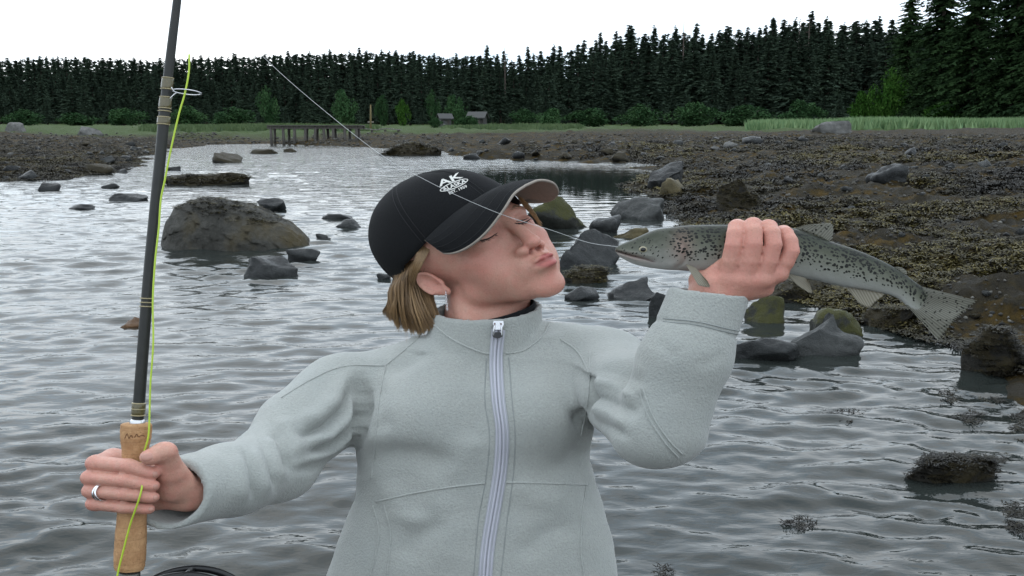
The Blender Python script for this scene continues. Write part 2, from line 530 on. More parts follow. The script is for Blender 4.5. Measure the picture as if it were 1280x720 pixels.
def rock_mat(name, dark, light, moss=None, wet=0.25, amount=0.5, warm=None):
    m = MT(name); v = m.coord('Object')
    n1 = m.noise(v, 3.0, 6, 0.65); n2 = m.noise(v, 22, 5, 0.7); n3 = m.noise(v, 110, 3, 0.7)
    c = m.mix(m.ramp(n1, [(0.35, 0.0), (0.68, 1.0)]), dark, light)
    c = m.mix(m.ramp(n2, [(0.4, 0.0), (0.75, 0.45)]), c, tuple(x * 0.45 for x in dark))
    c = m.mix(m.ramp(n3, [(0.62, 0.0), (0.72, 0.5)]), c, tuple(min(1, x * 1.7) for x in light))
    g = m.new('NewGeometry'); s = m.new('SeparateXYZ'); m.link(g.outputs['Normal'], s.inputs[0])
    if warm:
        c = m.mix(m.ramp(m.noise(v, 2.0, 4, 0.6), [(0.50, 0.0), (0.68, 0.75)]), c, warm)
    if moss:
        up = m.math('ADD', s.outputs[2], m.math('MULTIPLY', m.math('SUBTRACT', m.noise(v, 5, 5, 0.7), 0.5), 2.2))
        c = m.mix(m.ramp(up, [(0.72 - amount, 0.0), (0.98 - amount, 1.0)]), c, m.mix(n2, tuple(x * 0.4 for x in moss), moss))
    m.base(c); m.rough(m.ramp(n2, [(0.3, 0.62 - wet), (0.75, 0.98 - wet)])); m.set(Specular_IOR_Level=0.22)
    m.bump(m.math('ADD', m.math('MULTIPLY', n2, 0.6), m.math('ADD', n1, m.math('MULTIPLY', n3, 0.18))), 0.75, 0.035)
    return m.m
RM = {
    'grey': rock_mat('rock_grey', (0.022, 0.024, 0.024), (0.055, 0.057, 0.055)),
    'dark': rock_mat('rock_dark_wet', (0.012, 0.013, 0.014), (0.034, 0.036, 0.036), wet=0.38),
    'moss': rock_mat('rock_mossy', (0.018, 0.019, 0.016), (0.045, 0.045, 0.038), (0.060, 0.060, 0.014), amount=0.55),
    'weed': rock_mat('rock_weedy', (0.012, 0.011, 0.009), (0.032, 0.028, 0.020), (0.034, 0.026, 0.010), amount=0.9),
    'tan': rock_mat('rock_tan', (0.060, 0.050, 0.026), (0.12, 0.095, 0.045)),
    'rust': rock_mat('rock_rust', (0.075, 0.040, 0.020), (0.14, 0.075, 0.035)),
    'boulder': rock_mat('rock_boulder', (0.026, 0.025, 0.021), (0.070, 0.067, 0.058), None, wet=0.15, warm=(0.062, 0.045, 0.014)),
    'pale': rock_mat('rock_pale', (0.075, 0.075, 0.072), (0.16, 0.157, 0.15), wet=0.05),
}
ROCKS = [  # left, right, top, waterline (photo), material, seed, flats, label
    (303, 373, 322, 347, 'dark', 3, 9, 'dark pointed rock low in the water in front of the big boulder'),
    (357, 399, 312, 327, 'dark', 5, 8, 'dark rock beside the foot of the big boulder'),
    (320, 355, 249, 265, 'dark', 8, 14, 'dark blocky rock standing behind the big boulder'),
    (196, 308, 217, 232, 'weed', 12, 4, 'long low weed-covered rock upstream of the big boulder'),
    (264, 303, 191, 204, 'weed', 14, 5, 'brown humped rock near the far bank'),
    (360, 377, 284, 291, 'dark', 15, 6, 'small dark stone at the tip of the big boulder'),
    (394, 414, 293, 300, 'dark', 16, 6, 'small flat stone just left of the cap'),
    (418, 452, 275, 286, 'dark', 17, 6, 'dark pair-shaped stone in the water left of the cap'),
    (134, 182, 243, 252, 'dark', 18, 5, 'long dark stone awash left of the rod'),
    (44, 72, 229, 239, 'dark', 19, 7, 'small dark peaked rock off the left shore'),
    (125, 147, 230, 236, 'dark', 20, 6, 'small dark stone left of the rod near the shore'),
    (73, 117, 256, 262, 'dark', 21, 4, 'flat stone barely breaking the water at far left'),
    (144, 161, 212, 217, 'dark', 22, 6, 'tiny dark stone at the end of the left shore'),
    (206, 226, 209, 214, 'dark', 23, 6, 'tiny dark stone just right of the rod'),
    (150, 176, 400, 410, 'rust', 24, 4, 'rusty brown stone in open water left of the rod'),
    (310, 347, 187, 193, 'weed', 25, 5, 'brown low rock at the mouth of the far riffle'),
    (352, 371, 186, 191, 'weed', 26, 5, 'small brown rock right of the far riffle'),
    (15, 46, 213, 225, 'dark', 27, 6, 'dark rounded rock at the edge of the left shore'),
    (104, 141, 206, 217, 'weed', 28, 6, 'weedy rock at the tip of the left shore'),
    (470, 488, 343, 350, 'dark', 29, 6, 'small dark stone behind the back of the cap'),
    (652, 748, 244, 286, 'moss', 31, 6, 'olive mossy boulder behind the brim of the cap'),
    (766, 833, 249, 275, 'grey', 32, 4, 'smooth rounded grey boulder behind the leader line'),
    (694, 780, 290, 333, 'dark', 33, 7, "large dark wet boulder between her face and the trout's snout"),
    (704, 762, 336, 354, 'weed', 34, 6, 'flat brown rock below the large dark wet boulder'),
    (706, 751, 360, 376, 'dark', 35, 10, 'small dark wedge of rock beside her chin'),
    (758, 827, 351, 375, 'dark', 36, 8, 'dark flat-topped rock below the trout head'),
    (811, 838, 366, 398, 'dark', 37, 8, 'upright dark rock beside the raised cuff'),
    (766, 818, 286, 299, 'tan', 38, 5, "low tan rock right above the trout's snout"),
    (734, 778, 270, 291, 'dark', 39, 7, 'dark rock between the mossy boulder and the grey boulder'),
    (826, 864, 224, 244, 'tan', 40, 6, 'orange-tan rock at the edge of the right beach'),
    (810, 858, 203, 236, 'dark', 41, 7, 'dark boulder behind the orange-tan rock'),
    (934, 984, 371, 407, 'moss', 42, 7, 'rock with bright mossy top just right of the cuff'),
    (1014, 1085, 388, 420, 'moss', 43, 6, 'mossy boulder behind the tilted grey slab'),
    (974, 1082, 400, 447, 'grey', 44, 13, 'tilted angular grey slab in the shallows below the trout'),
    (912, 1008, 424, 450, 'dark', 45, 6, 'dark drowned rock left of the tilted grey slab'),
    (1214, 1300, 410, 470, 'weed', 46, 6, 'weedy dark boulder at the right edge'),
    (1138, 1258, 573, 603, 'weed', 47, 12, 'weed-crusted rock awash at lower right'),
    (1020, 1070, 152, 168, 'pale', 48, 8, 'grey boulder on the grass line in front of the forest'),
    (1088, 1142, 206, 226, 'dark', 49, 6, 'dark rock in the middle of the right beach'),
    (900, 962, 224, 262, 'weed', 50, 6, "weedy mound of rock above the trout's back"),
    (0, 32, 154, 165, 'pale', 51, 7, 'grey boulder at far left below the trees'),
    (92, 126, 159, 170, 'pale', 52, 7, 'pale grey rocks on the left shore under the trees'),
    (470, 552, 179, 195, 'weed', 53, 3, 'broad brown mound on the far bank right of the pier'),
    (960, 1062, 350, 378, 'weed', 54, 6, "weedy rocks in the shallows under the trout's belly"),
    (1090, 1150, 385, 412, 'weed', 55, 6, 'weedy rock at the water edge under the trout tail'),
    (575, 600, 192, 200, 'dark', 56, 6, 'small dark rock on the far bank above the cap'),
    (398, 440, 268, 274, 'dark', 57, 5, 'thin flat stone awash far left of the cap'),
]
for (x0, x1, yt, yb, mk, seed, fl, lab) in ROCKS:
    cx = (x0 + x1) / 2
    P = on_ground(cx, yb - 1)[0]
    rr = np.linalg.norm(P - CAMP); k = np.dot(P - CAMP, FWD) / F_PX
    w = (x1 - x0) * k; h = max((yb - yt) * k, 0.04)
    sub = 4 if (x1 - x0) > 45 else 3
    dims = (w * 0.56, min(w * 0.45, max(h * 1.3, w * 0.3)), h * 1.12)
    V, Fc = rock_verts(seed, dims, sub, 0.26, fl)
    V = V - np.array([(V[:, 0].max() + V[:, 0].min()) / 2, 0, 0]); V[:, 0] *= w / (V[:, 0].max() - V[:, 0].min())
    zt = V[:, 2].max(); V[:, 2] += h - zt
    V[:, 2] = np.maximum(V[:, 2], -max(0.12, h * 0.6))
    o = link('rock', mesh_from('rock', V, Fc), RM[mk]); o.location = (P[0], P[1] + dims[1] * 0.55, max(P[2], 0) if P[2] > 0.03 else 0.0)
    tag(o, lab, 'rock', 'rocks in and along the river')

ROCK_OBJS = {o_['label']: o_ for o_ in bpy.data.objects if o_.name.startswith('rock')}
# rockweed fronds, as one tuft shape bank
def tuft(seed, n=10, size=1.0):
    rg = np.random.default_rng(seed); V, Fc = [], []
    for k in range(n):
        a = rg.uniform(0, 6.28); L = size * rg.uniform(0.5, 1.0); w = size * rg.uniform(0.035, 0.08); d = np.array([math.cos(a), math.sin(a), 0]); s = np.array([-d[1], d[0], 0])
        up = rg.uniform(0.15, 0.7); b = len(V); base = np.append(rg.normal(0, 0.3 * size, 2), 0)
        for t, ww in ((0, 1.0), (0.5, 1.2), (1.0, 0.6)):
            p = base + d * L * t + np.array([0, 0, size * up * math.sin(t * 2.4) * 0.5])
            V += [p - s * w * ww + np.array([0, 0, rg.normal(0, .05) * size]), p + s * w * ww]
        for i in range(2): Fc.append((b + 2 * i, b + 2 * i + 1, b + 2 * i + 3, b + 2 * i + 2))
    return np.array(V), np.array(Fc)
TUFTS = [tuft(i) for i in range(10)]
def weed_mass(name, pts, sizes, seed, mat, label, squash=1.0):
    rg = np.random.default_rng(seed); VV, FF, tn, n = [], [], [], 0
    for p, s in zip(pts, sizes):
        V, Fc = TUFTS[rg.integers(0, 10)]; a = rg.uniform(0, 6.28); c, si = math.cos(a), math.sin(a)
        M = np.array([[c, -si, 0], [si, c, 0], [0, 0, squash]])
        VV.append((V @ M.T) * s + p); FF.append(Fc + n); n += len(V); tn.append(np.full(len(V), np.clip(rg.uniform(0, 0.75) - (0.16 if p[1] < 16 else 0.0) + 1.5 * float(fbm(np.array(p[0] * 0.35), np.array(p[1] * 0.22), 57, 2)), 0, 1)))
    me = mesh_from(name, np.concatenate(VV), np.concatenate(FF)); set_attr(me, 'tone', np.concatenate(tn))
    return me
def weed_mat():
    m = MT('rockweed'); t = m.attr('tone'); v = m.coord('Object')
    c = m.ramp(t, [(0.0, (0.007, 0.006, 0.004)), (0.5, (0.025, 0.021, 0.009)), (0.8, (0.054, 0.044, 0.011)), (1.0, (0.095, 0.076, 0.016))])
    c = m.mix(m.ramp(m.noise(v, 30, 3), [(0.4, 0.0), (0.7, 0.6)]), c, (0.008, 0.007, 0.005))
    m.base(c).rough(0.6); m.set(Specular_IOR_Level=0.25); return m.m
WEED = weed_mat()
rgp = np.random.default_rng(21)
# over the right beach, thick where it is wet
px = rgp.uniform(650, 1300, 15000); py = 172 + 300 * rgp.uniform(0, 1, 15000) ** 1.15
P = on_ground(px, py); zl, dl = landq(P[:, 0], P[:, 1])
dens = fbm(P[:, 0] * 0.55, P[:, 1] * 0.55, 91, 3) + 0.16
keep = (dl > -0.15) & (dens > 0.0) & (P[:, 1] < 48)
Pk = P[keep]; sz = np.clip(0.022 + 0.0062 * Pk[:, 1], 0.03, 0.2) * rgp.uniform(0.6, 1.4, len(Pk))
Pk[:, 2] = np.maximum(zl[keep], 0.0) + 0.01
o = link('rockweed', weed_mass('rockweed', Pk, sz, 1, WEED, ''), WEED); tag(o, 'brown rockweed covering the stones of the right-hand beach', 'seaweed', kind='stuff')
px = rgp.uniform(-30, 215, 4200); py = rgp.uniform(172, 228, 4200)
P = on_ground(px, py); zl, dl = landq(P[:, 0], P[:, 1]); keep = (dl > -0.3)
Pk = P[keep]; Pk[:, 2] = np.maximum(zl[keep], 0) + 0.01
o = link('rockweed', weed_mass('rockweed', Pk, rgp.uniform(0.05, 0.15, len(Pk)), 2, WEED, ''), WEED); tag(o, 'dark rockweed covering the left shore', 'seaweed', kind='stuff')
# clumps in the water at lower right, each its own
for (x0, x1, y0, y1, nn, lab) in ((1190, 1232, 514, 530, 26, 'tuft of rockweed sticking out of the water above the weed-crusted rock'), (1138, 1258, 566, 602, 120, 'rockweed growing on the weed-crusted rock at lower right'),
        (1252, 1290, 628, 668, 60, 'clump of rockweed at the lower right edge'), (1262, 1290, 512, 552, 40, 'clump of rockweed at the right edge below the weedy boulder'),
        (974, 1022, 648, 663, 22, 'yellowish floating rockweed in the foreground water'), (1030, 1075, 512, 528, 10, 'scattered bits of rockweed floating right of the sleeve'),
        (1160, 1205, 486, 505, 14, 'scattered bits of rockweed off the weedy boulder'), (1225, 1262, 496, 504, 8, 'small weed tuft floating near the right edge'), (818, 846, 708, 722, 8, 'bit of yellow weed at the bottom edge beside the jacket'),
        (205, 330, 240, 262, 150, 'dark rockweed capping the big boulder'), (262, 300, 192, 200, 20, 'rockweed on the brown humped rock near the far bank'), (1236, 1262, 566, 580, 14, 'loose fronds of rockweed beside the weed-crusted rock')):
    pts, szs = [], []
    for k in range(nn):
        a, b = (x0 + x1) / 2 + (x1 - x0) / 2 * rgp.uniform(-1, 1) * math.sqrt(rgp.uniform(0, 1)), rgp.uniform(y0 + 2, y1)
        if 'capping' in lab or 'growing' in lab or 'humped' in lab: continue
        p = on_ground(a, b)[0]; p[2] = max(p[2], 0.0) + 0.004; pts.append(p); szs.append(p[1] * rgp.uniform(0.005, 0.011))
    if not pts: continue
    o = link('rockweed_clump', weed_mass('rockweed_clump', pts, szs, int(x0), WEED, '', 0.7), WEED); tag(o, lab, 'seaweed', 'loose clumps of rockweed')

# the big boulder
P = on_ground(284, 311)[0]; k = np.dot(P - CAMP, FWD) / F_PX
w, h = 190 * k, 59 * k
bpx = np.array([188, 191, 197, 206, 220, 240, 268, 298, 320, 345, 360, 371, 378], float); bph = np.array([-12, 16, 36, 50, 60, 66.5, 65, 56, 46, 33, 22, 9, -12], float) / 67
nu_, nv_ = 120, 90
U_, T_ = np.meshgrid(np.linspace(188, 378, nu_), np.linspace(-1, 1, nv_), indexing='ij')
hx = np.interp(U_, bpx, bph)
wy = w * 0.34 * np.clip(1 - np.abs((U_ - 283) / 98) ** 2.6, 0.02, 1) ** 0.5
vb_x = (U_ - 284) * k; vb_y = np.sign(T_) * np.abs(T_) ** 0.8 * wy
vb_z = h * (hx + 0.22) * np.clip(1 - np.abs(T_) ** 2.8, 0, 1) ** 0.75 - 0.22 * h
fx_, fy_ = vb_x / k * 0.045, vb_y / k * 0.045
rid = -np.abs(fbm(fx_ * 0.9 + vb_z * 4, fy_ + vb_z * 5, 401, 4)) * 0.085 + fbm(fx_ * 3.1, fy_ * 3.1 + vb_z * 9, 402, 3) * 0.022
edge_ = np.clip((1 - np.abs(T_)) * 6, 0, 1)
vb_z = vb_z + (rid + 0.02) * edge_; vb_y = vb_y + rid * 0.7
Vb = np.stack([vb_x, vb_y, vb_z], -1).reshape(-1, 3)
i_ = (np.arange(nu_ - 1)[:, None] * nv_ + np.arange(nv_ - 1)[None]).ravel()
o = link('boulder', mesh_from('boulder', Vb, np.stack([i_, i_ + nv_, i_ + nv_ + 1, i_ + 1], 1)), RM['boulder']); o.location = (P[0], P[1] + w * 0.26, 0)
tag(o, 'big grey-brown boulder capped with dark weed standing in the river', 'rock', 'rocks in and along the river')
boulder = o
bpy.context.view_layer.update()
def weed_on(obj, test, n, size, seed, label):
    me_ = obj.data; co = np.empty(len(me_.vertices) * 3, np.float32); me_.vertices.foreach_get('co', co); co = co.reshape(-1, 3)
    no = np.empty(len(me_.vertices) * 3, np.float32); me_.vertex_normals.foreach_get('vector', no); no = no.reshape(-1, 3)
    m_ = np.nonzero(test(co, no))[0]
    rg = np.random.default_rng(seed); m_ = rg.choice(m_, min(n, len(m_)), False) if len(m_) > n else m_
    pts = co[m_] + np.array(obj.location)
    return tag(link('rockweed_clump', weed_mass('rockweed_clump', pts, size * rg.uniform(0.6, 1.3, len(pts)), seed, WEED, '', 0.6), WEED), label, 'seaweed', 'loose clumps of rockweed')
weed_on(boulder, lambda c, n: (n[:, 2] > 0.35) & (c[:, 2] > h * (0.60 - 0.55 * c[:, 0] / w)) & (c[:, 0] > -w * 0.42) & (c[:, 0] < w * 0.30), 420, 0.05, 5, 'dark rockweed capping the big boulder')
for ob in [q_ for q_ in bpy.data.objects if q_.name.startswith('rock') and q_.get('label') == 'weed-crusted rock awash at lower right']:
    weed_on(ob, lambda c, n: n[:, 2] > 0.0, 420, 0.034, 6, 'rockweed growing on the weed-crusted rock at lower right')
for ob in [q_ for q_ in bpy.data.objects if q_.get('label') == 'weedy dark boulder at the right edge']:
    weed_on(ob, lambda c, n: n[:, 2] > 0.1, 260, 0.05, 8, 'rockweed hanging on the weedy dark boulder at the right edge')

for (x0, x1, yt, yb, mk, seed, fl, lab) in ROCKS:        # weed growing on the weedy rocks is part of them
    if mk != 'weed' or x1 - x0 < 45 or 'weed-crusted' in lab or 'right edge' in lab: continue
    ob = ROCK_OBJS[lab]; me_ = ob.data
    co = np.array([v.co[:] for v in me_.vertices]); no = np.array([v.normal[:] for v in me_.vertices])
    m_ = np.nonzero((no[:, 2] > 0.15) & (co[:, 2] > 0.0))[0]; rg = np.random.default_rng(seed); m_ = rg.choice(m_, min(len(m_), 170), False)
    sz_ = (ob.location.y / F_PX) * 7.0
    wm_ = weed_mass('rockweed', co[m_], sz_ * rg.uniform(0.6, 1.3, len(m_)), seed, WEED, '', 0.6); link('rockweed', wm_, WEED, ob)
# loose stones of the right beach and the left shore
SV = [rock_verts(100 + i, (1, 0.8, 0.6), 2, 0.3, 8) for i in range(8)]
SMATS = ['grey', 'dark', 'weed', 'grey', 'pale', 'dark', 'weed', 'grey']
SME = []
for i in range(8):
    V, Fc = SV[i]; mm = mesh_from('stone', V, Fc); mm.materials.append(RM[SMATS[i]]); SME.append(mm)
cand = []
for (xa, xb, ya, yb, n) in ((820, 1290, 172, 215, 140), (900, 1290, 215, 300, 90), (1000, 1290, 300, 420, 50), (560, 830, 178, 200, 60), (0, 200, 180, 224, 60), (860, 1010, 255, 350, 20)):
    cand.append(np.stack([rgp.uniform(xa, xb, n), rgp.uniform(ya, yb, n)], 1))
cand = np.concatenate(cand); rgp.shuffle(cand); P = on_ground(cand[:, 0], cand[:, 1]); zl, dl = landq(P[:, 0], P[:, 1])
nst = 0
for p, c, z, d in zip(P, cand, zl, dl):
    if d < 0.05 or p[1] > 70 or nst >= 290: continue
    s = rgp.uniform(2.5, 9.5) ** 1.0 * p[1] / F_PX * (1.6 if rgp.uniform() < 0.12 else 0.8)
    o = bpy.data.objects.new('stone', SME[rgp.integers(0, 8)]); COL.objects.link(o)
    o.location = (p[0], p[1], z + s * 0.12); o.scale = (s, s, s * rgp.uniform(0.7, 1.2)); o.rotation_euler = (rgp.normal(0, 0.2), rgp.normal(0, 0.2), rgp.uniform(0, 6.28))
    if c[0] < 500: tag(o, 'loose stone lying on the weedy left shore', 'stone', 'loose stones of the left shore')
    else:
        zn = 'high up the right-hand beach near the grass' if c[1] < 190 else ('across the far middle of the right-hand beach' if c[1] < 225 else ("on the weedy beach behind the trout" if c[1] < 300 else 'on the near weedy beach beside the trout tail'))
        if c[0] < 830: zn = 'on the far bank behind the cap'
        tag(o, 'loose stone lying ' + zn, 'stone', 'loose stones ' + zn)
    nst += 1
def scatter_stones(name, label, boxes, seed):
    rg = np.random.default_rng(seed); VV, FF, n = [], [], 0; L1 = [rock_verts(300 + i, (1, 0.85, 0.65), 1, 0.3, 5) for i in range(6)]; tn = []
    for (xa, xb, ya, yb, cnt, smin_, smax_) in boxes:
        P = on_ground(rg.uniform(xa, xb, cnt), rg.uniform(ya, yb, cnt)); zl, dl = landq(P[:, 0], P[:, 1])
        for p, z, d in zip(P, zl, dl):
            if d < 0 or p[1] > 75: continue
            V, Fc = L1[rg.integers(0, 6)]; s = rg.uniform(smin_, smax_) * p[1] / F_PX; a = rg.uniform(0, 6.28); M = np.array([[math.cos(a), -math.sin(a), 0], [math.sin(a), math.cos(a), 0], [0, 0, 1]])
            VV.append((V @ M.T) * s + [p[0], p[1], z + s * .2]); FF.append(Fc + n); n += len(V); tn.append(np.full(len(V), rg.uniform(0, 1)))
    me = mesh_from(name, np.concatenate(VV), np.concatenate(FF)); set_attr(me, 'tone', np.concatenate(tn))
    m = MT('pebble_' + str(seed)); m.base(m.ramp(m.attr('tone'), [(0, (0.018, 0.017, 0.015)), (0.5, (0.042, 0.038, 0.031)), (0.85, (0.075, 0.070, 0.060)), (1.0, (0.13, 0.125, 0.11))])).rough(0.75)
    tag(link(name, me, m.m), label, 'pebbles', kind='stuff')
scatter_stones('pebbles', 'small grey stones strewn over the right-hand beach', ((700, 1290, 168, 185, 1500, 0.8, 2.6), (820, 1290, 185, 230, 1200, 1.0, 3.0), (950, 1290, 230, 420, 700, 1.2, 4.5), (540, 820, 172, 200, 500, 0.8, 2.2)), 61)
scatter_stones('pebbles', 'small dark stones strewn along the far bank', ((200, 560, 166, 187, 700, 0.8, 3.0), (0, 210, 166, 200, 500, 0.8, 2.6)), 62)

# ---- forest
def needle_mat(name, a, b):
    m = MT(name); t = m.attr('tone'); oi = m.new('ObjectInfo')
    c = m.mix(t, a, b)
    c = m.mix(m.math('MULTIPLY', oi.outputs['Random'], 0.5), c, tuple(x * 0.55 for x in a))
    m.base(c).rough(1.0); m.set(Specular_IOR_Level=0.02)
    return m.m
NEEDLE = needle_mat('spruce_needles', (0.030, 0.046, 0.034), (0.060, 0.088, 0.056))  # far needles lightened in the colour to stand in for haze
NEEDLE2 = needle_mat('near_spruce_needles', (0.016, 0.032, 0.015), (0.046, 0.085, 0.030))
LEAF = needle_mat('alder_leaves', (0.026, 0.062, 0.026), (0.066, 0.125, 0.052))
LEAF2 = needle_mat('bright_alder_leaves', (0.024, 0.070, 0.012), (0.070, 0.150, 0.030))
BARK = simple('bark', (0.055, 0.042, 0.034), 0.9); SNAG = simple('dead_wood', (0.16, 0.14, 0.12), 0.9)
def spruce(seed, H, Wd, levels, per, flakes, fl, bare=0.12, gap=0.0):
    """one conifer: trunk mesh and a crown of drooping sprays"""
    rg = np.random.default_rng(seed); V, Fc, tn = [], [], []
    lean = rg.normal(0, 0.012, 2)
    for l in range(levels):
        t = l / (levels - 1); z = H * (bare + (1 - bare) * t ** 0.92)
        if rg.uniform() < gap: continue
        rad = Wd * ((1 - t) ** 0.93) * rg.uniform(0.7, 1.15) + 0.02 * H * (1 - t) + 0.03
        for b in range(max(3, int(per * (1 - 0.5 * t)))):
            a = rg.uniform(0, 6.28); L = rad * rg.uniform(0.55, 1.12); d = np.array([math.cos(a), math.sin(a), 0]); s = np.array([-d[1], d[0], 0])
            droop = rg.uniform(0.25, 0.6) * (1 - 0.6 * t); zz = z + rg.normal(0, 0.012 * H)
            tone = np.clip(rg.normal(0.4, 0.25), 0, 1)
            for f in range(flakes):
                u = (f + rg.uniform(0, 1)) / flakes
                p = np.array([lean[0] * zz, lean[1] * zz, zz]) + d * L * u + np.array([0, 0, -droop * L * u ** 1.5 + 0.12 * L * u * t])
                q = fl * rg.uniform(0.6, 1.3) * (1.15 - 0.6 * u) * (0.44 + 0.56 * (1 - t) ** 0.55); sd = rg.choice((-1, 1))
                dir2 = d * rg.uniform(0.2, 1.0) + s * sd * rg.uniform(0.2, 1.1) + np.array([0, 0, rg.uniform(-0.65, 0.05)])
                nrm = np.cross(dir2, rg.normal(0, 1, 3)); nrm /= np.linalg.norm(nrm) + 1e-9
                i0 = len(V); V += [p - nrm * q * 0.30, p + nrm * q * 0.30, p + dir2 * q]; Fc.append((i0, i0 + 1, i0 + 2)); tn += [tone * 0.7, tone * 0.7, min(1, tone + 0.25 * u)]
    for k in range(8):                      # leader shoot
        p = np.array([lean[0] * H, lean[1] * H, H * (0.955 + 0.008 * k)]); a = rg.uniform(0, 6.28); q = fl * 0.42
        i0 = len(V); V += [p, p + [q * .15, 0, q * .4], p + [math.cos(a) * q * (1 - k / 9), math.sin(a) * q * (1 - k / 9), q * 0.3]]; Fc.append((i0, i0 + 1, i0 + 2)); tn += [0.4] * 3
    cm = mesh_from('crown', np.array(V), np.array(Fc), False); set_attr(cm, 'tone', tn)
    zs = np.linspace(0, 1, 8); tv, tf = tube(np.stack([lean[0] * zs * H, lean[1] * zs * H, zs * H * 0.99 - 0.3], 1), 0.016 * H * (1 - zs) + 0.02, 7)
    return mesh_from('trunk', tv, tf), cm
def tree_obj(name, meshes, mats, loc, scale, rz, label, group, cat='tree'):
    e = empty(name, loc, rz); e.scale = scale
    for nm, me_, mt in zip(('trunk', 'crown'), meshes, mats):
        if not me_.materials: me_.materials.append(mt)
        o = bpy.data.objects.new(nm, me_); COL.objects.link(o); o.parent = e
    return tag(e, label, cat, group)
rgt = np.random.default_rng(33)
VAR = [spruce(500 + i, 20, 2.9 + 0.35 * (i % 3), 46, 12, 11, 0.84, 0.10 + 0.05 * (i % 2), 0.04) for i in range(6)]
SKY = np.array([(-60, 78), (0, 77), (60, 73), (130, 74), (200, 76), (260, 73), (320, 71), (370, 68), (430, 67), (500, 66), (560, 71), (620, 69), (660, 66), (720, 58), (760, 50), (800, 43), (845, 38), (880, 40), (910, 36), (950, 38), (985, 24), (1010, 30), (1045, 31), (1075, 24), (1110, 32), (1160, 30), (1340, 20)], float)
def plant(px, top, y, lab, grp, wide=1.0, base_z=None, vi=None):
    P = ray_at(px, 158, y); z = float(landq(P[0], y)[0])
    tp = ray_at(px, top, y)[2]; Hh = tp - z
    vi = rgt.integers(0, 6) if vi is None else vi
    s = Hh / 20.0
    tree_obj('spruce_tree', VAR[vi], (BARK, NEEDLE), (P[0], y, z), (s * wide * 1.6, s * wide * 1.6, s), rgt.uniform(0, 6.28), lab, grp)
def zone(px):
    for lim, w_ in ((165, 'left of the rod'), (330, 'between the rod and the leader line'), (470, 'above the pier'), (620, 'above the cap'), (770, 'between the cap and the trout'), (900, 'above the trout head'), (1040, "above the trout's back")):
        if px < lim: return w_
    return 'next to the big near spruces'
x = -70.0
while x < 1200:                                # skyline row
    top = np.interp(x, SKY[:, 0], SKY[:, 1]) + (rgt.normal(0, 2.6) if x < 600 else rgt.normal(0, 5.0))
    plant(x, top, rgt.uniform(235, 262), 'dark spruce of the far forest skyline ' + zone(x), 'skyline spruces ' + zone(x), rgt.uniform(0.75, 1.15))
    x += rgt.uniform(6, 10.5)
x = -70.0
while x < 1180:                                # body of the wood
    top = np.interp(x, SKY[:, 0], SKY[:, 1]) + rgt.uniform(8, 34)
    plant(x, top, rgt.uniform(196, 228), 'dark spruce in the far forest wall ' + zone(x), 'spruces of the forest wall ' + zone(x), rgt.uniform(0.95, 1.3))
    x += rgt.uniform(10, 17)
x = -60.0
while x < 1120:                                # young growth at the edge
    top = rgt.uniform(118, 140)
    plant(x, top, rgt.uniform(172, 188), 'young spruce at the foot of the far forest ' + zone(x), 'young spruces at the forest edge ' + zone(x), rgt.uniform(1.2, 1.7))
    x += rgt.uniform(16, 34)
# the depth of the wood behind: one dark mass of crowns
rg_ = np.random.default_rng(44); VV, FF, TT, n_ = [], [], [], 0
wm = [spruce(600 + i, 20, 4.2, 15, 6, 4, 2.0, 0.02) for i in range(4)]
WT = [(np.array([v.co[:] for v in c.vertices]), np.array([p.vertices[:] for p in c.polygons])) for _, c in wm]
for xx in np.concatenate([np.arange(-520, -90, 6.0), np.arange(-90, 620, 2.6), np.arange(620, 1330, 3.6), np.arange(1330, 1700, 8.0)]):
    y_ = rg_.uniform(268, 292); P = ray_at(xx, 158, y_); z_ = float(landq(P[0], y_)[0])
    top_ = np.interp(xx, SKY[:, 0], SKY[:, 1]) + (rg_.uniform(1, 6) if xx < 620 else rg_.uniform(5, 16)); Hh = ray_at(xx, top_, y_)[2] - z_; s_ = Hh / 20
    V, Fc = WT[rg_.integers(0, 4)]; VV.append(V * [s_ * 1.25, s_ * 1.25, s_] + [P[0], y_, z_]); FF.append(Fc + n_); n_ += len(V); TT.append(np.full(len(V), rg_.uniform(0, 0.6)))
me = mesh_from('forest', np.concatenate(VV), np.concatenate(FF), False); set_attr(me, 'tone', np.concatenate(TT))
for a_, b_ in wm: bpy.data.meshes.remove(a_); bpy.data.meshes.remove(b_)
tag(link('forest', me, NEEDLE), 'dark depth of the spruce forest behind the skyline trees', 'forest', kind='stuff')
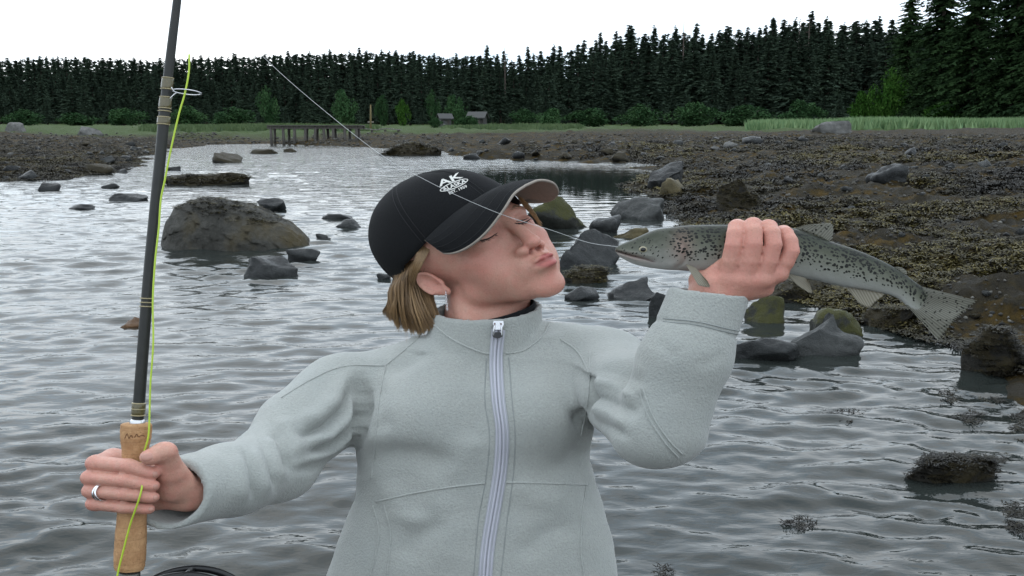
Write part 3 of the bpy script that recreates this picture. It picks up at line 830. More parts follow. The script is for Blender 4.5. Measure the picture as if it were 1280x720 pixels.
# deciduous shrubs and trees in front
def bush_mesh(seed, lobes, leaves, leaf):
    rg = np.random.default_rng(seed); V, Fc, tn = [], [], []
    L = []
    for k in range(lobes):
        t = rg.uniform(0, 1); a = rg.uniform(0, 6.28); r = 0.62 * math.sin(math.pi * (0.15 + 0.8 * t)) * rg.uniform(0.2, 1); L.append((np.array([r * math.cos(a), r * math.sin(a), 0.12 + 0.75 * t]), rg.uniform(0.14, 0.26), rg.uniform(0.1, 0.9)))
    for k in range(leaves):
        c, r, to = L[rg.integers(0, lobes)]; d = rg.normal(0, 1, 3); d /= np.linalg.norm(d); p = c + d * r * rg.uniform(0.55, 1.05)
        p[2] = max(p[2], 0.01)
        u = rg.normal(0, 1, 3); u /= np.linalg.norm(u); v = np.cross(u, rg.normal(0, 1, 3)); v /= np.linalg.norm(v); q = leaf * rg.uniform(0.6, 1.4)
        i0 = len(V); V += [p - u * q, p + v * q * 0.6, p + u * q, p - v * q * 0.6]; Fc.append((i0, i0 + 1, i0 + 2, i0 + 3)); tn += [np.clip(to + rg.normal(0, .15), 0, 1)] * 4
    cm = mesh_from('crown', np.array(V), np.array(Fc), False); set_attr(cm, 'tone', tn)
    mb = MB()
    for k in range(5):
        c = L[k][0]; mb.tube(spline(np.array([(0, 0, -0.05), (c[0] * 0.2, c[1] * 0.2, c[2] * 0.4), tuple(c)]), 6), np.linspace(0.025, 0.008, 6), 6)
    return mb.mesh('trunk'), cm
BUSH = [bush_mesh(800 + i, 30, 3600, 0.036) for i in range(4)]
def bush(px0, px1, top, y, lab, mat=0, base=None, vi=0):
    P = ray_at((px0 + px1) / 2, 158, y); z = float(landq(P[0], y)[0])
    Hh = ray_at(0, top, y)[2] - z; Wd = (px1 - px0) / F_PX * y
    tm, cm = BUSH[vi % 4]
    if mat: cm = BUSHB[vi % 4]
    tree_obj('alder_bush' if Hh < 4 else 'alder_tree', (tm, cm), (BARK, LEAF2 if mat else LEAF), (P[0], y, z), (Wd / 1.5, Wd / 1.5, Hh), rgt.uniform(0, 6.28), lab, 'green alders in front of the forest', 'bush' if Hh < 4 else 'tree')
BUSHB = [b[1].copy() for b in BUSH]
for (a, b, t, y, mt, vi, lab) in ((318, 352, 112, 160, 0, 0, 'round dark green alder right of the rod tip line'), (405, 452, 110, 158, 0, 1, 'broad alder behind the pier'), (466, 490, 120, 150, 0, 2, 'slim alder right of the yellow post'),
        (492, 515, 127, 146, 1, 3, 'narrow bright alder above the cap'), (530, 552, 116, 150, 0, 0, 'alder left of the cabin'), (548, 585, 117, 156, 0, 1, 'tall alder behind the cabin'), (566, 606, 145, 122, 0, 2, 'dark bush in front of the second cabin'), (534, 556, 148, 120, 0, 3, 'small dark bush at the left corner of the pale cabin'),
        (630, 680, 138, 128, 0, 3, 'low alder bush right of the cabin'), (664, 716, 134, 126, 0, 1, 'second low alder bush right of the cabin'), (700, 775, 136, 130, 0, 2, 'wide low bush at the back of the right beach'), (765, 835, 132, 134, 0, 0, 'long low bush on the forest edge above the trout'),
        (830, 905, 130, 134, 0, 3, 'low bush left of the grass bank'), (890, 972, 130, 136, 0, 1, 'dark bush beside the grey boulder'), (966, 1034, 126, 134, 0, 2, 'dark bush behind the grey boulder on the grass line'),
        (1052, 1098, 112, 112, 1, 1, 'bright green alder at the left foot of the big spruces'), (1080, 1138, 92, 116, 1, 0, 'taller bright green alder under the big spruces'), (1150, 1215, 128, 104, 1, 2, 'low green shrub under the big spruces'), (1225, 1300, 132, 104, 0, 3, 'low dark shrub at the right edge under the big spruces'),
        (0, 60, 138, 150, 0, 0, 'low bush on the far left bank'), (55, 130, 140, 148, 0, 1, 'low bush left of the rod on the far bank'), (120, 190, 136, 150, 0, 2, 'long bush behind the rod on the far bank'), (205, 262, 134, 148, 0, 3, 'bush right of the rod on the far bank'), (255, 330, 136, 150, 0, 0, 'long bush left of the pier')):
    bush(a, b, t, y, lab, mt, None, vi)
# big near spruces at right
BIG = [spruce(900 + i, 26, 5.2, 52, 16, 26, 0.70, 0.04, 0.0) for i in range(2)]
for px_, y, Hh, vi, lab in ((1128, 128, 21.0, 0, 'leftmost of the big near spruces at the right'), (1168, 112, 25.0, 1, 'tall dark spruce second from the left of the big near group'), (1212, 104, 27.0, 2, 'tallest dark spruce reaching out of the top right'), (1258, 98, 25.5, 0, 'big dark spruce close to the right edge'), (1308, 92, 27.0, 1, 'big dark spruce cut off by the right edge')):
    P = ray_at(px_, 158, y); z = float(landq(P[0], y)[0])
    tree_obj('spruce_tree', BIG[vi % 2], (BARK, NEEDLE2), (P[0], y, z), (Hh / 26 * 1.08, Hh / 26 * 1.08, Hh / 26), rgt.uniform(0, 6.28), lab, 'big near spruces')
# bare snag tips on the skyline
for px_, top, lab in ((631, 60, 'bare thin treetop on the skyline above the cap brim'), (851, 26, 'bare thin treetop on the skyline above the trout head'), (993, 18, 'taller of the two bare treetops above the dorsal fin'), (1005, 22, 'shorter of the two bare treetops above the dorsal fin')):
    y = 231; P = ray_at(px_, 158, y); z = float(landq(P[0], y)[0]); Hh = ray_at(px_, top, y)[2] - z
    e = empty('dead_tree', (P[0], y, z)); mb = MB(); mb.tube(np.array([(0, 0, 0), (0.1, 0, Hh * 0.5), (0, 0, Hh)]), [0.35, 0.22, 0.05], 6); tr = link('trunk', mb.mesh('trunk'), BARK, e)
    mb = MB()
    for k in range(14):
        zz = Hh * rgt.uniform(0.7, 0.98); a = rgt.uniform(0, 6.28); L = rgt.uniform(0.5, 1.5); mb.tube(np.array([(0, 0, zz), (math.cos(a) * L, math.sin(a) * L, zz + rgt.uniform(-.3, .2))]), [0.07, 0.02], 5)
    link('branches', mb.mesh('branches'), BARK, e); tag(e, lab, 'tree', 'bare treetops on the skyline')

# ---- grass
def grass(name, label, boxes, seed, ca, cb, hgt):
    rg = np.random.default_rng(seed); V, tn = [], []
    for (xa, xb, ya, yb, cnt) in boxes:
        px = rg.uniform(xa, xb, cnt); yy = rg.uniform(ya, yb, cnt)
        Px = (px - 640) / F_PX * yy * 1.0
        z, _ = landq(Px, yy)
        for x_, y_, z_ in zip(Px, yy, z):
            to = rg.uniform(0, 1)
            for b in range(5):
                a = rg.uniform(0, 6.28); w = rg.uniform(0.03, 0.07) * 2; L = hgt * rg.uniform(0.6, 1.2); p = np.array([x_ + rg.normal(0, .35), y_ + rg.normal(0, .3), z_ - 0.05])
                V += [p - [w, 0, 0], p + [w, 0, 0], p + [math.cos(a) * L * 0.35, math.sin(a) * L * 0.3, L]]; tn += [to, to, min(1, to + .2)]
    Fc = np.arange(len(V)).reshape(-1, 3)
    me = mesh_from(name, np.array(V), Fc, False); set_attr(me, 'tone', tn)
    m = MT(name + '_blades'); m.base(m.mix(m.attr('tone'), ca, cb)).rough(0.7)
    tag(link(name, me, m.m), label, 'grass', kind='stuff')
grass('beach_grass', 'tall blue-green grass bank between the beach and the right forest', ((1060, 1300, 78, 100, 4200), (935, 1060, 84, 104, 900)), 71, (0.075, 0.155, 0.060), (0.175, 0.26, 0.115), 0.95)
grass('meadow_grass', 'pale green grass along the far bank', ((190, 470, 84, 122, 3600), (560, 720, 92, 120, 1000)), 72, (0.040, 0.075, 0.026), (0.080, 0.120, 0.042), 0.45)

# ---- old pier, post, cabins
wood = MT('weathered_wood'); _v = wood.coord('Object'); wood.base(wood.mix(wood.noise(_v, 3, 4), (0.045, 0.04, 0.036), (0.11, 0.10, 0.09))).rough(0.9); wood = wood.m
def box(mb, c, d, rz=0.0):
    c = np.asarray(c, float); d = np.asarray(d, float) / 2; V = np.array([[sx * d[0], sy * d[1], sz * d[2]] for sx in (-1, 1) for sy in (-1, 1) for sz in (-1, 1)])
    cs, sn = math.cos(rz), math.sin(rz); V = V @ np.array([[cs, sn, 0], [-sn, cs, 0], [0, 0, 1]]) + c
    return mb.add(V, [(0, 1, 3, 2), (4, 6, 7, 5), (0, 4, 5, 1), (2, 3, 7, 6), (0, 2, 6, 4), (1, 5, 7, 3)])
PY = 66.0
pr = empty('pier', (ray_at(396, 170, PY)[0], PY, 0)); tag(pr, 'old timber pier on piles on the far bank', 'pier')
pw = 116 / F_PX * PY; zd = ray_at(390, 157, PY)[2]
for k in range(26):
    mb = MB(); box(mb, (-pw / 2 + pw * (k + 0.5) / 26, 0, zd), (pw / 26 * 0.92, 1.6, 0.07)); link('plank', mb.mesh('plank', False), wood, pr)
for s in (-0.6, 0.6):
    mb = MB(); box(mb, (0, s, zd - 0.13), (pw, 0.14, 0.18)); link('beam', mb.mesh('beam', False), wood, pr)
for k in range(9):
    for s in (-0.6, 0.6):
        xx = -pw / 2 + pw * (k + 0.4) / 9 + rgt.normal(0, 0.08); mb = MB(); mb.tube(np.array([(xx, s, -0.4), (xx + rgt.normal(0, .05), s, zd - 0.05)]), 0.10, 8); link('pile', mb.mesh('pile'), wood, pr)
pt = empty('mooring_post', tuple(ray_at(463, 160, 86))); tag(pt, 'tall yellowish post standing above the far bank', 'post')
mb = MB(); mb.tube(np.array([(0, 0, -1.2), (0.05, 0, 0.9), (0.08, 0, 2.1)]), [0.11, 0.09, 0.06], 8); link('shaft', mb.mesh('shaft'), simple('yellow_wood', (0.13, 0.10, 0.04), 0.8), pt)
mb = MB(); box(mb, (0.05, 0, 0.55), (0.55, 0.1, 0.12)); link('crosspiece', mb.mesh('crosspiece', False), simple('pale_wood', (0.22, 0.20, 0.17), 0.8), pt)
dk = empty('timber_landing', tuple(ray_at(475, 163, 78))); tag(dk, 'low timber landing with pale top planks on the far bank', 'platform')
for k in range(12):
    mb = MB(); box(mb, (-1.9 + k * 0.32, 0, 0.1 + 0.05 * math.sin(k)), (0.29, 1.4, 0.07), 0.05); link('plank', mb.mesh('plank', False), simple('pale_plank', (0.15, 0.14, 0.13), 0.9) if k == 0 else bpy.data.materials['pale_plank'], dk)
for k in range(4):
    mb = MB(); mb.tube(np.array([(-1.7 + k * 1.1, -0.5, -1.0), (-1.7 + k * 1.1, -0.5, 0.05)]), 0.11, 8); link('pile', mb.mesh('pile'), wood, dk)
def cabin(px_, y, w, d, hw, hr, lab, wallc, roofc, rz):
    P = ray_at(px_, 158, y); z = float(landq(P[0], y)[0]); e = empty('cabin', (P[0], y, z), rz); tag(e, lab, 'cabin')
    V = [(-w / 2, -d / 2, 0), (w / 2, -d / 2, 0), (w / 2, d / 2, 0), (-w / 2, d / 2, 0), (-w / 2, -d / 2, hw), (w / 2, -d / 2, hw), (w / 2, d / 2, hw), (-w / 2, d / 2, hw), (-w / 2, 0, hw + hr), (w / 2, 0, hw + hr)]
    link('wall', mesh_from('wall', V, [(0, 1, 5, 4), (2, 3, 7, 6), (1, 2, 6, 9, 5), (3, 0, 4, 8, 7)], False), simple('cabin_wall', wallc, 0.9), e)
    rm_ = simple('cabin_roof', roofc, 0.7)
    for s in (-1, 1):
        mb = MB(); V = np.array([(-w / 2 - .3, s * (d / 2 + .35), hw - 0.15), (w / 2 + .3, s * (d / 2 + .35), hw - 0.15), (w / 2 + .3, 0, hw + hr + .05), (-w / 2 - .3, 0, hw + hr + .05)]); V2 = V + [0, 0, 0.14]
        mb.add(np.concatenate([V, V2]), [(0, 1, 2, 3), (7, 6, 5, 4), (0, 4, 5, 1), (1, 5, 6, 2), (2, 6, 7, 3), (3, 7, 4, 0)]); link('roof', mb.mesh('roof', False), rm_, e)
    mb = MB(); box(mb, (-w * 0.2, -d / 2 - 0.02, hw * 0.55), (w * 0.18, 0.06, hw * 0.4)); wi = link('window', mb.mesh('window', False), simple('cabin_glass', (0.02, 0.025, 0.03), 0.1), e)
    mb = MB(); box(mb, (-w * 0.2, -d / 2 - 0.03, hw * 0.33), (w * 0.22, 0.1, 0.06)); link('sill', mb.mesh('sill', False), simple('trim', (0.3, 0.3, 0.29), 0.8), wi)
    mb = MB(); box(mb, (w * 0.22, -d / 2 - 0.02, hw * 0.42), (w * 0.16, 0.06, hw * 0.8)); link('door', mb.mesh('door', False), simple('cabin_door', (0.06, 0.05, 0.045), 0.8), e)
cabin(556, 134, 1.5, 1.8, 1.2, 0.5, 'small pale cabin half hidden by bushes on the far bank', (0.07, 0.07, 0.068), (0.032, 0.033, 0.033), 0.3)
cabin(597, 140, 2.3, 2.4, 1.4, 0.7, 'second cabin with grey roof showing over the dark bush', (0.030, 0.029, 0.027), (0.036, 0.037, 0.036), -0.2)
# ================================================================== THE PERSON
HEAD_R = np.array([[0.68508468, -0.55522925, 0.47157127], [0.40712162, 0.82864263, 0.38419187], [-0.60407862, -0.0712171, 0.7937362]])
HEAD_O = np.array([-44.35, 53.62, -10.07])
def H2B(a): return np.asarray(a, float) @ HEAD_R.T + HEAD_O        # head frame (x her left, y up, z forward) -> figure frame
def B2H(p): return (p - HEAD_O.astype(p.dtype)) @ HEAD_R.astype(p.dtype)
def H2W(a): return B2W(H2B(a))

def sstep(x, a, b):
    t = np.clip((x - a) / (b - a), 0, 1); return t * t * (3 - 2 * t)
def face_warp(q):
    """sets the lower face back a little"""
    q = q.copy()
    w = sstep(q[:, 2], 30, 88) * sstep(-q[:, 1], 8, 38)
    q[:, 0] += 4.5 * w; q[:, 1] -= 4.5 * w
    q[:, 2] += sstep(q[:, 2], 40, 88) * (4.5 * sstep(-q[:, 1], 5, 40) + 4.0 * sstep(-q[:, 1], 74, 96))
    return q
def sd_head(q):
    """q in head frame, mm; origin between the ears at eye level"""
    q = face_warp(q)
    m = q.copy(); m[:, 0] = np.abs(m[:, 0])           # mirrored
    d = s_ell(q, (0, 28, -6), (72, 82, 91))
    d = smin(d, s_ell(q, (0, -14, 33), (58, 68, 53)), 18)
    d = smin(d, s_ell(q, (0, -58, 50), (45, 42, 44)), 14)                   # lower face
    d = smin(d, s_cone(m, (6, -92, 76), (43, -60, 16), 13.5, 18), 12)         # jaw
    d = smin(d, s_ell(q, (0, -92, 79), (22, 18, 16)), 12)                   # chin
    d = smin(d, s_ell(m, (38, -26, 58), (20, 17, 22)), 16)                  # cheekbone
    d = smin(d, s_ell(m, (31, -51, 60), (20, 23, 20)), 15)                  # cheek
    d = smin(d, s_ell(m, (38, -45, 38), (16, 28, 27)), 18)                  # side of the cheek
    d = smin(d, s_ell(q, (0, 17, 73), (46, 12, 15)), 14)                    # brow
    d = smax(d, -s_ell(m, (31, 0, 95), (19, 12, 17)), 9)                    # eye sockets
    d = smin(d, s_ell(q, (0, -62, 84), (26, 24, 18)), 10)                   # muzzle
    # nose
    n = s_cone(q, (0, 8, 87), (0, -30, 106), 7, 8)
    n = smin(n, s_ell(q, (0, -38, 109), (10, 9, 9.5)), 5)
    n = smin(n, s_ell(m, (12, -44, 98), (8, 7.6, 10)), 4)
    n = smin(n, s_cone(q, (0, -36, 104), (0, -50, 95), 5, 4), 4)
    d = smin(d, n, 6)
    d = smax(d, -s_ell(m, (6.6, -47.5, 101.5), (3.2, 4.0, 4.6), rxyz(25, 0, 0)), 2)
    # puckered lips
    l = s_ell(m, (5.5, -62.5, 104), (9.5, 5.0, 8))
    l = smin(l, s_ell(q, (0, -73.5, 103), (12, 6.0, 8)), 2.5)
    l = smin(l, s_ell(q, (0, -68, 96), (19, 13, 11)), 6)
    d = smin(d, l, 5)
    d = smax(d, -s_cone(m, (0, -68.0, 113.5), (15, -67.5, 104), 3.0, 1.4), 2.2)
    d = smax(d, -s_ell(q, (0, -83, 106), (16, 4, 6)), 6)                    # fold under the lower lip
    d = smax(d, -s_ell(q, (0, -55, 108), (2.5, 6, 4)), 3)                   # philtrum
    # eyelids
    e = s_sph(m, (31, -1, 70.5), 13.4)
    d = smin(d, e, 4)
    d = smax(d, -s_cone(m, (20, -5.0, 84), (42, -4.0, 81), 0.9, 0.9), 2.0)  # line where the lids meet
    d = smax(d, -s_cone(m, (19, 7.5, 84.5), (43, 6, 80), 1.2, 1.2), 3)      # crease of the lid
    # ear
    rot = rxyz(-14, -30, 6)
    qe = (m - np.array([72.5, -22, -2], m.dtype)) @ rot.astype(m.dtype) / 0.71
    er = s_ell(qe, (2, 4, -3), (5.0, 28, 17))
    er = smin(er, s_ell(qe, (1.5, -21, 4), (4.5, 11, 9)), 6)
    rim = np.sqrt((np.sqrt((qe[:, 1] - 5) ** 2 / 1.9 + (qe[:, 2] + 3) ** 2 / 0.72) - 18.3) ** 2 + (qe[:, 0] - 5.5) ** 2) - 3.0
    rim = np.maximum(rim, -(qe[:, 1] + 15))
    er = smin(er, rim, 3)
    er = smax(er, -s_ell(qe, (8.5, -3, 2.5), (7.5, 12, 9.5)), 2.5)
    er = smax(er, -s_ell(qe, (8, 12, -2), (6.5, 13, 9)), 2)
    er = smin(er, s_ell(qe, (3, -4, 13), (4, 7, 4)), 4)                     # tragus
    d = smin(d, er * 0.71, 3)
    return d

# ---- hands: every finger is a chain of joints (pixel, pixel, depth) with a radius in mm
def chain(*j): return [PX(a, b, c) for a, b, c, r in j], [r for a, b, c, r in j]
def soft(c, r, n=9):
    """rounds the bends of a finger"""
    q = spline(np.concatenate([np.array(c), np.array(r)[:, None]], 1), n); return list(q[:, :3]), list(q[:, 3])
R_WR = PX(236, 614, 252)
R_FING = [
    chain((232, 606, 254, 14), (142, 572, 248, 10.5), (121, 579, 278, 8.8), (160, 582.5, 303, 8.2), (190, 591.5, 303, 7.2)),
    chain((232, 612, 252, 14), (130, 590, 246, 10.5), (114, 597, 280, 8.2), (155, 600.5, 306, 7.6), (190, 607, 304, 6.9)),
    chain((232, 618, 252, 14), (130, 608, 246, 10), (115, 613.5, 280, 7.9), (155, 617.5, 305, 7.3), (190, 621.5, 303, 6.6)),
    chain((232, 624, 252, 13), (136, 624, 248, 9.5), (119, 629.5, 278, 7.4), (155, 634, 300, 6.9), (185, 636, 299, 6.1)),
]
R_THUMB = chain((230, 610, 262, 15), (214, 590, 284, 13), (206, 564, 302, 9.8), (188, 571.5, 309, 9.2))
L_FING = [
    chain((886, 368, 192, 17), (910, 349, 206, 10.2), (917.5, 307, 216, 8.8), (921, 283, 203, 8.3), (922, 286, 172, 7.6), (918, 306, 150, 7.0)),
    chain((892, 370, 192, 17), (931, 351, 210, 10.2), (942, 305, 220, 8.7), (941, 280, 206, 8.3), (942, 285, 172, 7.6), (940, 308, 148, 7.0)),
    chain((898, 372, 192, 17), (952, 350, 209, 9.8), (966.5, 306, 217, 8.5), (961, 282.5, 203, 8.1), (960, 287, 170, 7.4), (957, 308, 148, 6.8)),
    chain((904, 372, 190, 16), (971, 343, 202, 9.0), (989, 314, 208, 8.0), (982, 291, 197, 7.6), (977, 291, 172, 7.0), (974, 306, 152, 6.4)),
]
L_THUMB = chain((880, 368, 186, 15), (878, 350, 176, 12), (888, 334, 150, 9.5), (905, 318, 134, 8.5))

def bbox_of(chs, m=20):
    a = np.concatenate([np.array(c[0]) for c in chs]); return a.min(0) - m, a.max(0) + m

def sd_rhand(p):
    d = None
    for c, r in R_FING:
        e = s_chain(p, c[1:], r[1:], 3.0)
        d = e if d is None else smin(d, e, 0.5)
    palm = None
    for c, r in R_FING:
        e = s_cone(p, c[0], c[1], r[0], r[1]); palm = e if palm is None else smin(palm, e, 8)
    palm = smin(palm, s_ell(p, PX(180, 604, 246), (30, 34, 14)), 8)
    d = smin(d, palm, 4)
    th = s_chain(p, R_THUMB[0], R_THUMB[1], 5)
    th = smin(th, s_ell(p, PX(214, 604, 272), (16, 22, 16)), 8)
    d = smin(d, th, 3.0)
    # knuckle swell
    for c, r in R_FING:
        d = smin(d, s_sph(p, c[2], r[2] + 0.9), 3)
    # thumb nail bed
    return d
def sd_lhand(p):
    d = None
    for c, r in L_FING:
        e = s_chain(p, *soft(c[1:], r[1:]), 1.5)
        d = e if d is None else smin(d, e, 0.5)
    palm = None
    for c, r in L_FING:
        e = s_cone(p, c[0], c[1], r[0], r[1]); palm = e if palm is None else smin(palm, e, 8)
        palm = smin(palm, s_sph(p, c[1] + np.array([0, 0, 1.5]), 9.8), 6)
    palm = smin(palm, s_ell(p, PX(920, 358, 198), (36, 15, 14), rxyz(0, 0, -10)), 8)
    d = smin(d, palm, 3.5)
    th = s_chain(p, L_THUMB[0], L_THUMB[1], 6)
    th = smin(th, s_cone(p, PX(884, 346, 190), PX(908, 330, 200), 8, 9), 8)
    d = smin(d, th, 7)
    return d

# ---- trunk and limbs, joint positions shared by body and jacket
SH_R, EL_R, WR_R = PX(428, 470, 0), PX(338, 582, 110), PX(238, 614, 248)
SH_L, EL_L, WR_L = PX(752, 462, 10), PX(838, 528, 195), PX(893, 374, 190)
NECK_T = H2B((0, -48, -14))
NECK_B = PX(604, 446, -2)
TROWS = np.array([  # photo row, left edge, right edge, half depth, centre z
    [425, 520, 700, 60, -8], [445, 472, 742, 74, -4], [480, 448, 746, 90, 0], [540, 442, 738, 100, 4], [580, 449, 740, 99, 4],
    [620, 446, 750, 99, 4], [680, 422, 766, 106, 4], [740, 402, 776, 112, 2], [820, 392, 784, 116, 0], [905, 392, 788, 118, 0]], float)
_k = 1.0 / F_PX * DEP
T_Y = (360 - TROWS[:, 0]) * _k
T_L = (TROWS[:, 1] - 640) * _k / SX
T_R = (TROWS[:, 2] - 640) * _k / SX
def sd_trunk(p, off=0.0, ylo=-640.0):
    y = p[:, 1]
    yy = T_Y[::-1]
    L = np.interp(y, yy, T_L[::-1]); Rr = np.interp(y, yy, T_R[::-1]); b = np.interp(y, yy, TROWS[::-1, 3]); cz = np.interp(y, yy, TROWS[::-1, 4])
    a = (Rr - L) / 2 + off; cx = (L + Rr) / 2; b = b + off
    e = 2.5
    r = (np.abs((p[:, 0] - cx) / a) ** e + np.abs((p[:, 2] - cz) / b) ** e) ** (1 / e)
    d = (r - 1) * np.minimum(a, b)
    d = np.maximum(d, y - (T_Y[0] + 2 + off))
    return np.maximum(d, ylo - y)

def sd_body(p):
    d = np.full(len(p), 1e3, p.dtype)
    # slim trunk, arms and hips under the clothes
    t = sd_trunk(p, -16.0, -330.0)
    t = smin(t, s_cone(p, NECK_B, SH_R + np.array([10, -24, 0]), 40, 30), 20)
    t = smin(t, s_cone(p, NECK_B, SH_L + np.array([0, -8, 0]), 40, 32), 20)
    t = smin(t, s_chain(p, [SH_R + np.array([8, -24, 0]), EL_R, WR_R], [34, 31, 21], 12), 14)
    t = smin(t, s_chain(p, [SH_L + np.array([0, -8, 0]), EL_L, WR_L], [35, 31, 23], 12), 14)
    t = smin(t, s_cone(p, NECK_T, NECK_B, 46, 50), 16)
    # tendon at the near side of the neck
    t = smin(t, s_cone(p, H2B((-52, -52, -8)), PX(600, 436, 46), 11, 12), 14)
    d = t
    lo, hi = HEAD_O - 128, HEAD_O + 128
    d = smin(d, boxed(p, lo, hi, lambda q: sd_head(B2H(q)), 20.0), 12)
    lo, hi = bbox_of(R_FING + [R_THUMB]); d = smin(d, boxed(p, lo, hi, sd_rhand, 14.0), 9)
    lo, hi = bbox_of(L_FING + [L_THUMB]); d = smin(d, boxed(p, lo, hi, sd_lhand, 14.0), 9)
    return d

def gau(P, c, r, rot=None):
    q = P - np.asarray(c, float)
    if rot is not None: q = q @ rot
    return np.exp(-0.5 * ((q / np.asarray(r, float)) ** 2).sum(1))

def build_body(h=1.9):
    allp = np.array([SH_R, EL_R, WR_R, SH_L, EL_L, WR_L])
    lo = np.array([-420.0, -360, -140]); hi = np.array([310.0, 190, 345])
    V, Q = nets(sd_body, lo, hi, h)
    # keep the largest connected skin: drop nothing; smooth the grid stepping
    N = vnormals(V, Q)
    Hd = B2H(V)
    Hd = face_warp(Hd)
    inh = np.linalg.norm(Hd, axis=1) < 170
    disp = np.zeros(len(V))
    Hm = Hd.copy(); Hm[:, 0] = np.abs(Hm[:, 0])
    # small facial relief
    disp += 1.3 * gau(Hm, (22, -50, 86), (5, 10, 12), rxyz(0, 0, 20)) * inh
    disp -= 2.6 * gau(Hm, (27, -58, 84), (4.5, 12, 14), rxyz(0, 0, 28)) * inh       # crease from nose to mouth
    disp -= 1.6 * gau(Hm, (44, -62, 62), (13, 15, 18)) * inh                         # cheeks drawn in
    for k in range(5):                                                               # creases of the pursed lips
        a = -1.0 + k * 0.5
        c = (9 + 3 * k, -57 - 1.5 * abs(k - 2), 103)
        disp -= 1.0 * gau(Hm, c, (1.1, 5.5, 7), rxyz(0, 0, -25 + 4 * k)) * inh
    for ch in L_FING + R_FING:                                                       # creases over the finger joints
        for ji in (2, 3):
            c = ch[0][ji]; ax = ch[0][ji + 1] - ch[0][ji - 1]; ax = ax / np.linalg.norm(ax)
            w = np.clip(1 - np.linalg.norm(V - c, axis=1) / 15, 0, 1); s_ = (V - c) @ ax
            for o_ in (-2.2, 2.2): disp -= 0.75 * w * np.exp(-0.5 * ((s_ - o_) / 1.1) ** 2)
    V = V + N * disp[:, None]
    me = mesh_from('person', B2W(V), Q)
    # skin colour zones (own colour, with shade painted in eye hollows, nostrils and lip parting)
    n = len(V)
    col = np.tile(np.array([0.585, 0.338, 0.255]), (n, 1))
    def zone(w, c):
        nonlocal col
        w = np.clip(w, 0, 1)[:, None]; col = col * (1 - w) + np.array(c) * w
    flush = 0.55 * gau(Hm, (46, -34, 66), (20, 16, 26)) + 0.55 * gau(Hm, (0, -40, 108), (11, 11, 12)) + 0.5 * gau(Hm, (0, -96, 88), (18, 12, 14)) + 0.45 * gau(Hm, (72, -22, -2), (12, 24, 22))
    zone(flush * inh, (0.54, 0.20, 0.16))
    zone(0.55 * gau(Hm, (30, 4, 84), (15, 6, 10)) * inh, (0.40, 0.20, 0.16))  # shading of the eye hollows, put into the colour
    lipz = np.clip((1.0 - ((Hd[:, 0] / 15.0) ** 2 + ((Hd[:, 1] + 68.5) / 10.5) ** 2)) * 3.0, 0, 1) * (Hd[:, 2] > 98)
    zone(lipz * 0.95 * inh, (0.40, 0.085, 0.09))
    zone(0.9 * gau(Hm, (0, -68, 108), (14, 1.3, 9)) * inh, (0.14, 0.03, 0.03))  # painted shade where the lips meet
    zone(0.85 * gau(Hm, (6.6, -48.5, 101), (3.2, 3.2, 4)) * inh, (0.10, 0.03, 0.025))  # dark of the nostrils painted in
    # hands: redder knuckles and fingertips
    hz = np.zeros(n)
    for ch in R_FING + L_FING:
        for ji, am in ((1, .35), (2, .5), (3, .25), (4, .45)):
            hz = np.maximum(hz, am * np.exp(-0.5 * (np.linalg.norm(V - ch[0][ji], axis=1) / 12) ** 2))
    zone(hz, (0.55, 0.205, 0.165))
    lh = np.exp(-0.5 * (np.linalg.norm(V - PX(945, 318, 210), axis=1) / 60) ** 2)
    zone(lh * 0.35, (0.54, 0.20, 0.16))
    set_col(me, 'skin_col', col)
    return me

def skin_mat():
    m = MT('skin')
    c = m.attr('skin_col', 'Color')
    v = m.coord('Object')
    mott = m.noise(v, 60, 5, 0.6)
    c = m.mix(m.ramp(mott, [(0.3, 0.0), (0.7, 0.6)]), c, (0.59, 0.225, 0.18))
    fine = m.noise(v, 420, 3, 0.6)
    c2 = m.mix(m.ramp(fine, [(0.35, 0.0), (0.7, 0.22)]), c, (0.30, 0.15, 0.10))
    fre = m.voro(v, 160)
    c2 = m.mix(m.ramp(fre, [(0.10, 0.22), (0.2, 0.0)]), c2, (0.24, 0.10, 0.06))
    m.base(c2)
    m.rough(m.ramp(fine, [(0.2, 0.34), (0.8, 0.52)]))
    m.set(Subsurface_Weight=0.13, Subsurface_Scale=0.006, Specular_IOR_Level=0.42)
    m.p.inputs['Subsurface Radius'].default_value = (1.0, 0.35, 0.2)
    pores = m.voro(v, 900)
    h = m.math('ADD', m.math('MULTIPLY', pores, 0.4), m.noise(v, 250, 4, 0.65))
    m.bump(h, 0.5, 0.0016)
    return m.m
# ---- jacket
C_B, C_T = PX(604, 440, 2), PX(611, 382, 10)
def sd_collar(p, grow=0.0):
    ax = (C_T - C_B); L = np.linalg.norm(ax); ax = (ax / L).astype(p.dtype)
    q = p - C_B.astype(p.dtype)
    h = q @ ax
    c = C_B.astype(p.dtype) + h[:, None] * ax
    R = np.interp(h, [-20, 0, L, L + 20], [72, 66, 57, 56])
    dx = (p[:, 0] - c[:, 0]) / 0.96; dz = p[:, 2] - c[:, 2]
    r = np.sqrt(dx * dx + dz * dz)
    return r - R, h, dx, dz, L
J_ARM_R = ([SH_R + np.array([6, -20, 0]), PX(384, 530, 48), EL_R, PX(285, 600, 182), PX(214, 617, 266)], [55, 51, 46, 42.5, 41.5])
J_ARM_L = ([SH_L, PX(790, 495, 110), PX(822, 540, 195), PX(856, 448, 200), PX(886, 368, 191)], [58, 53, 45.5, 41.5, 38])
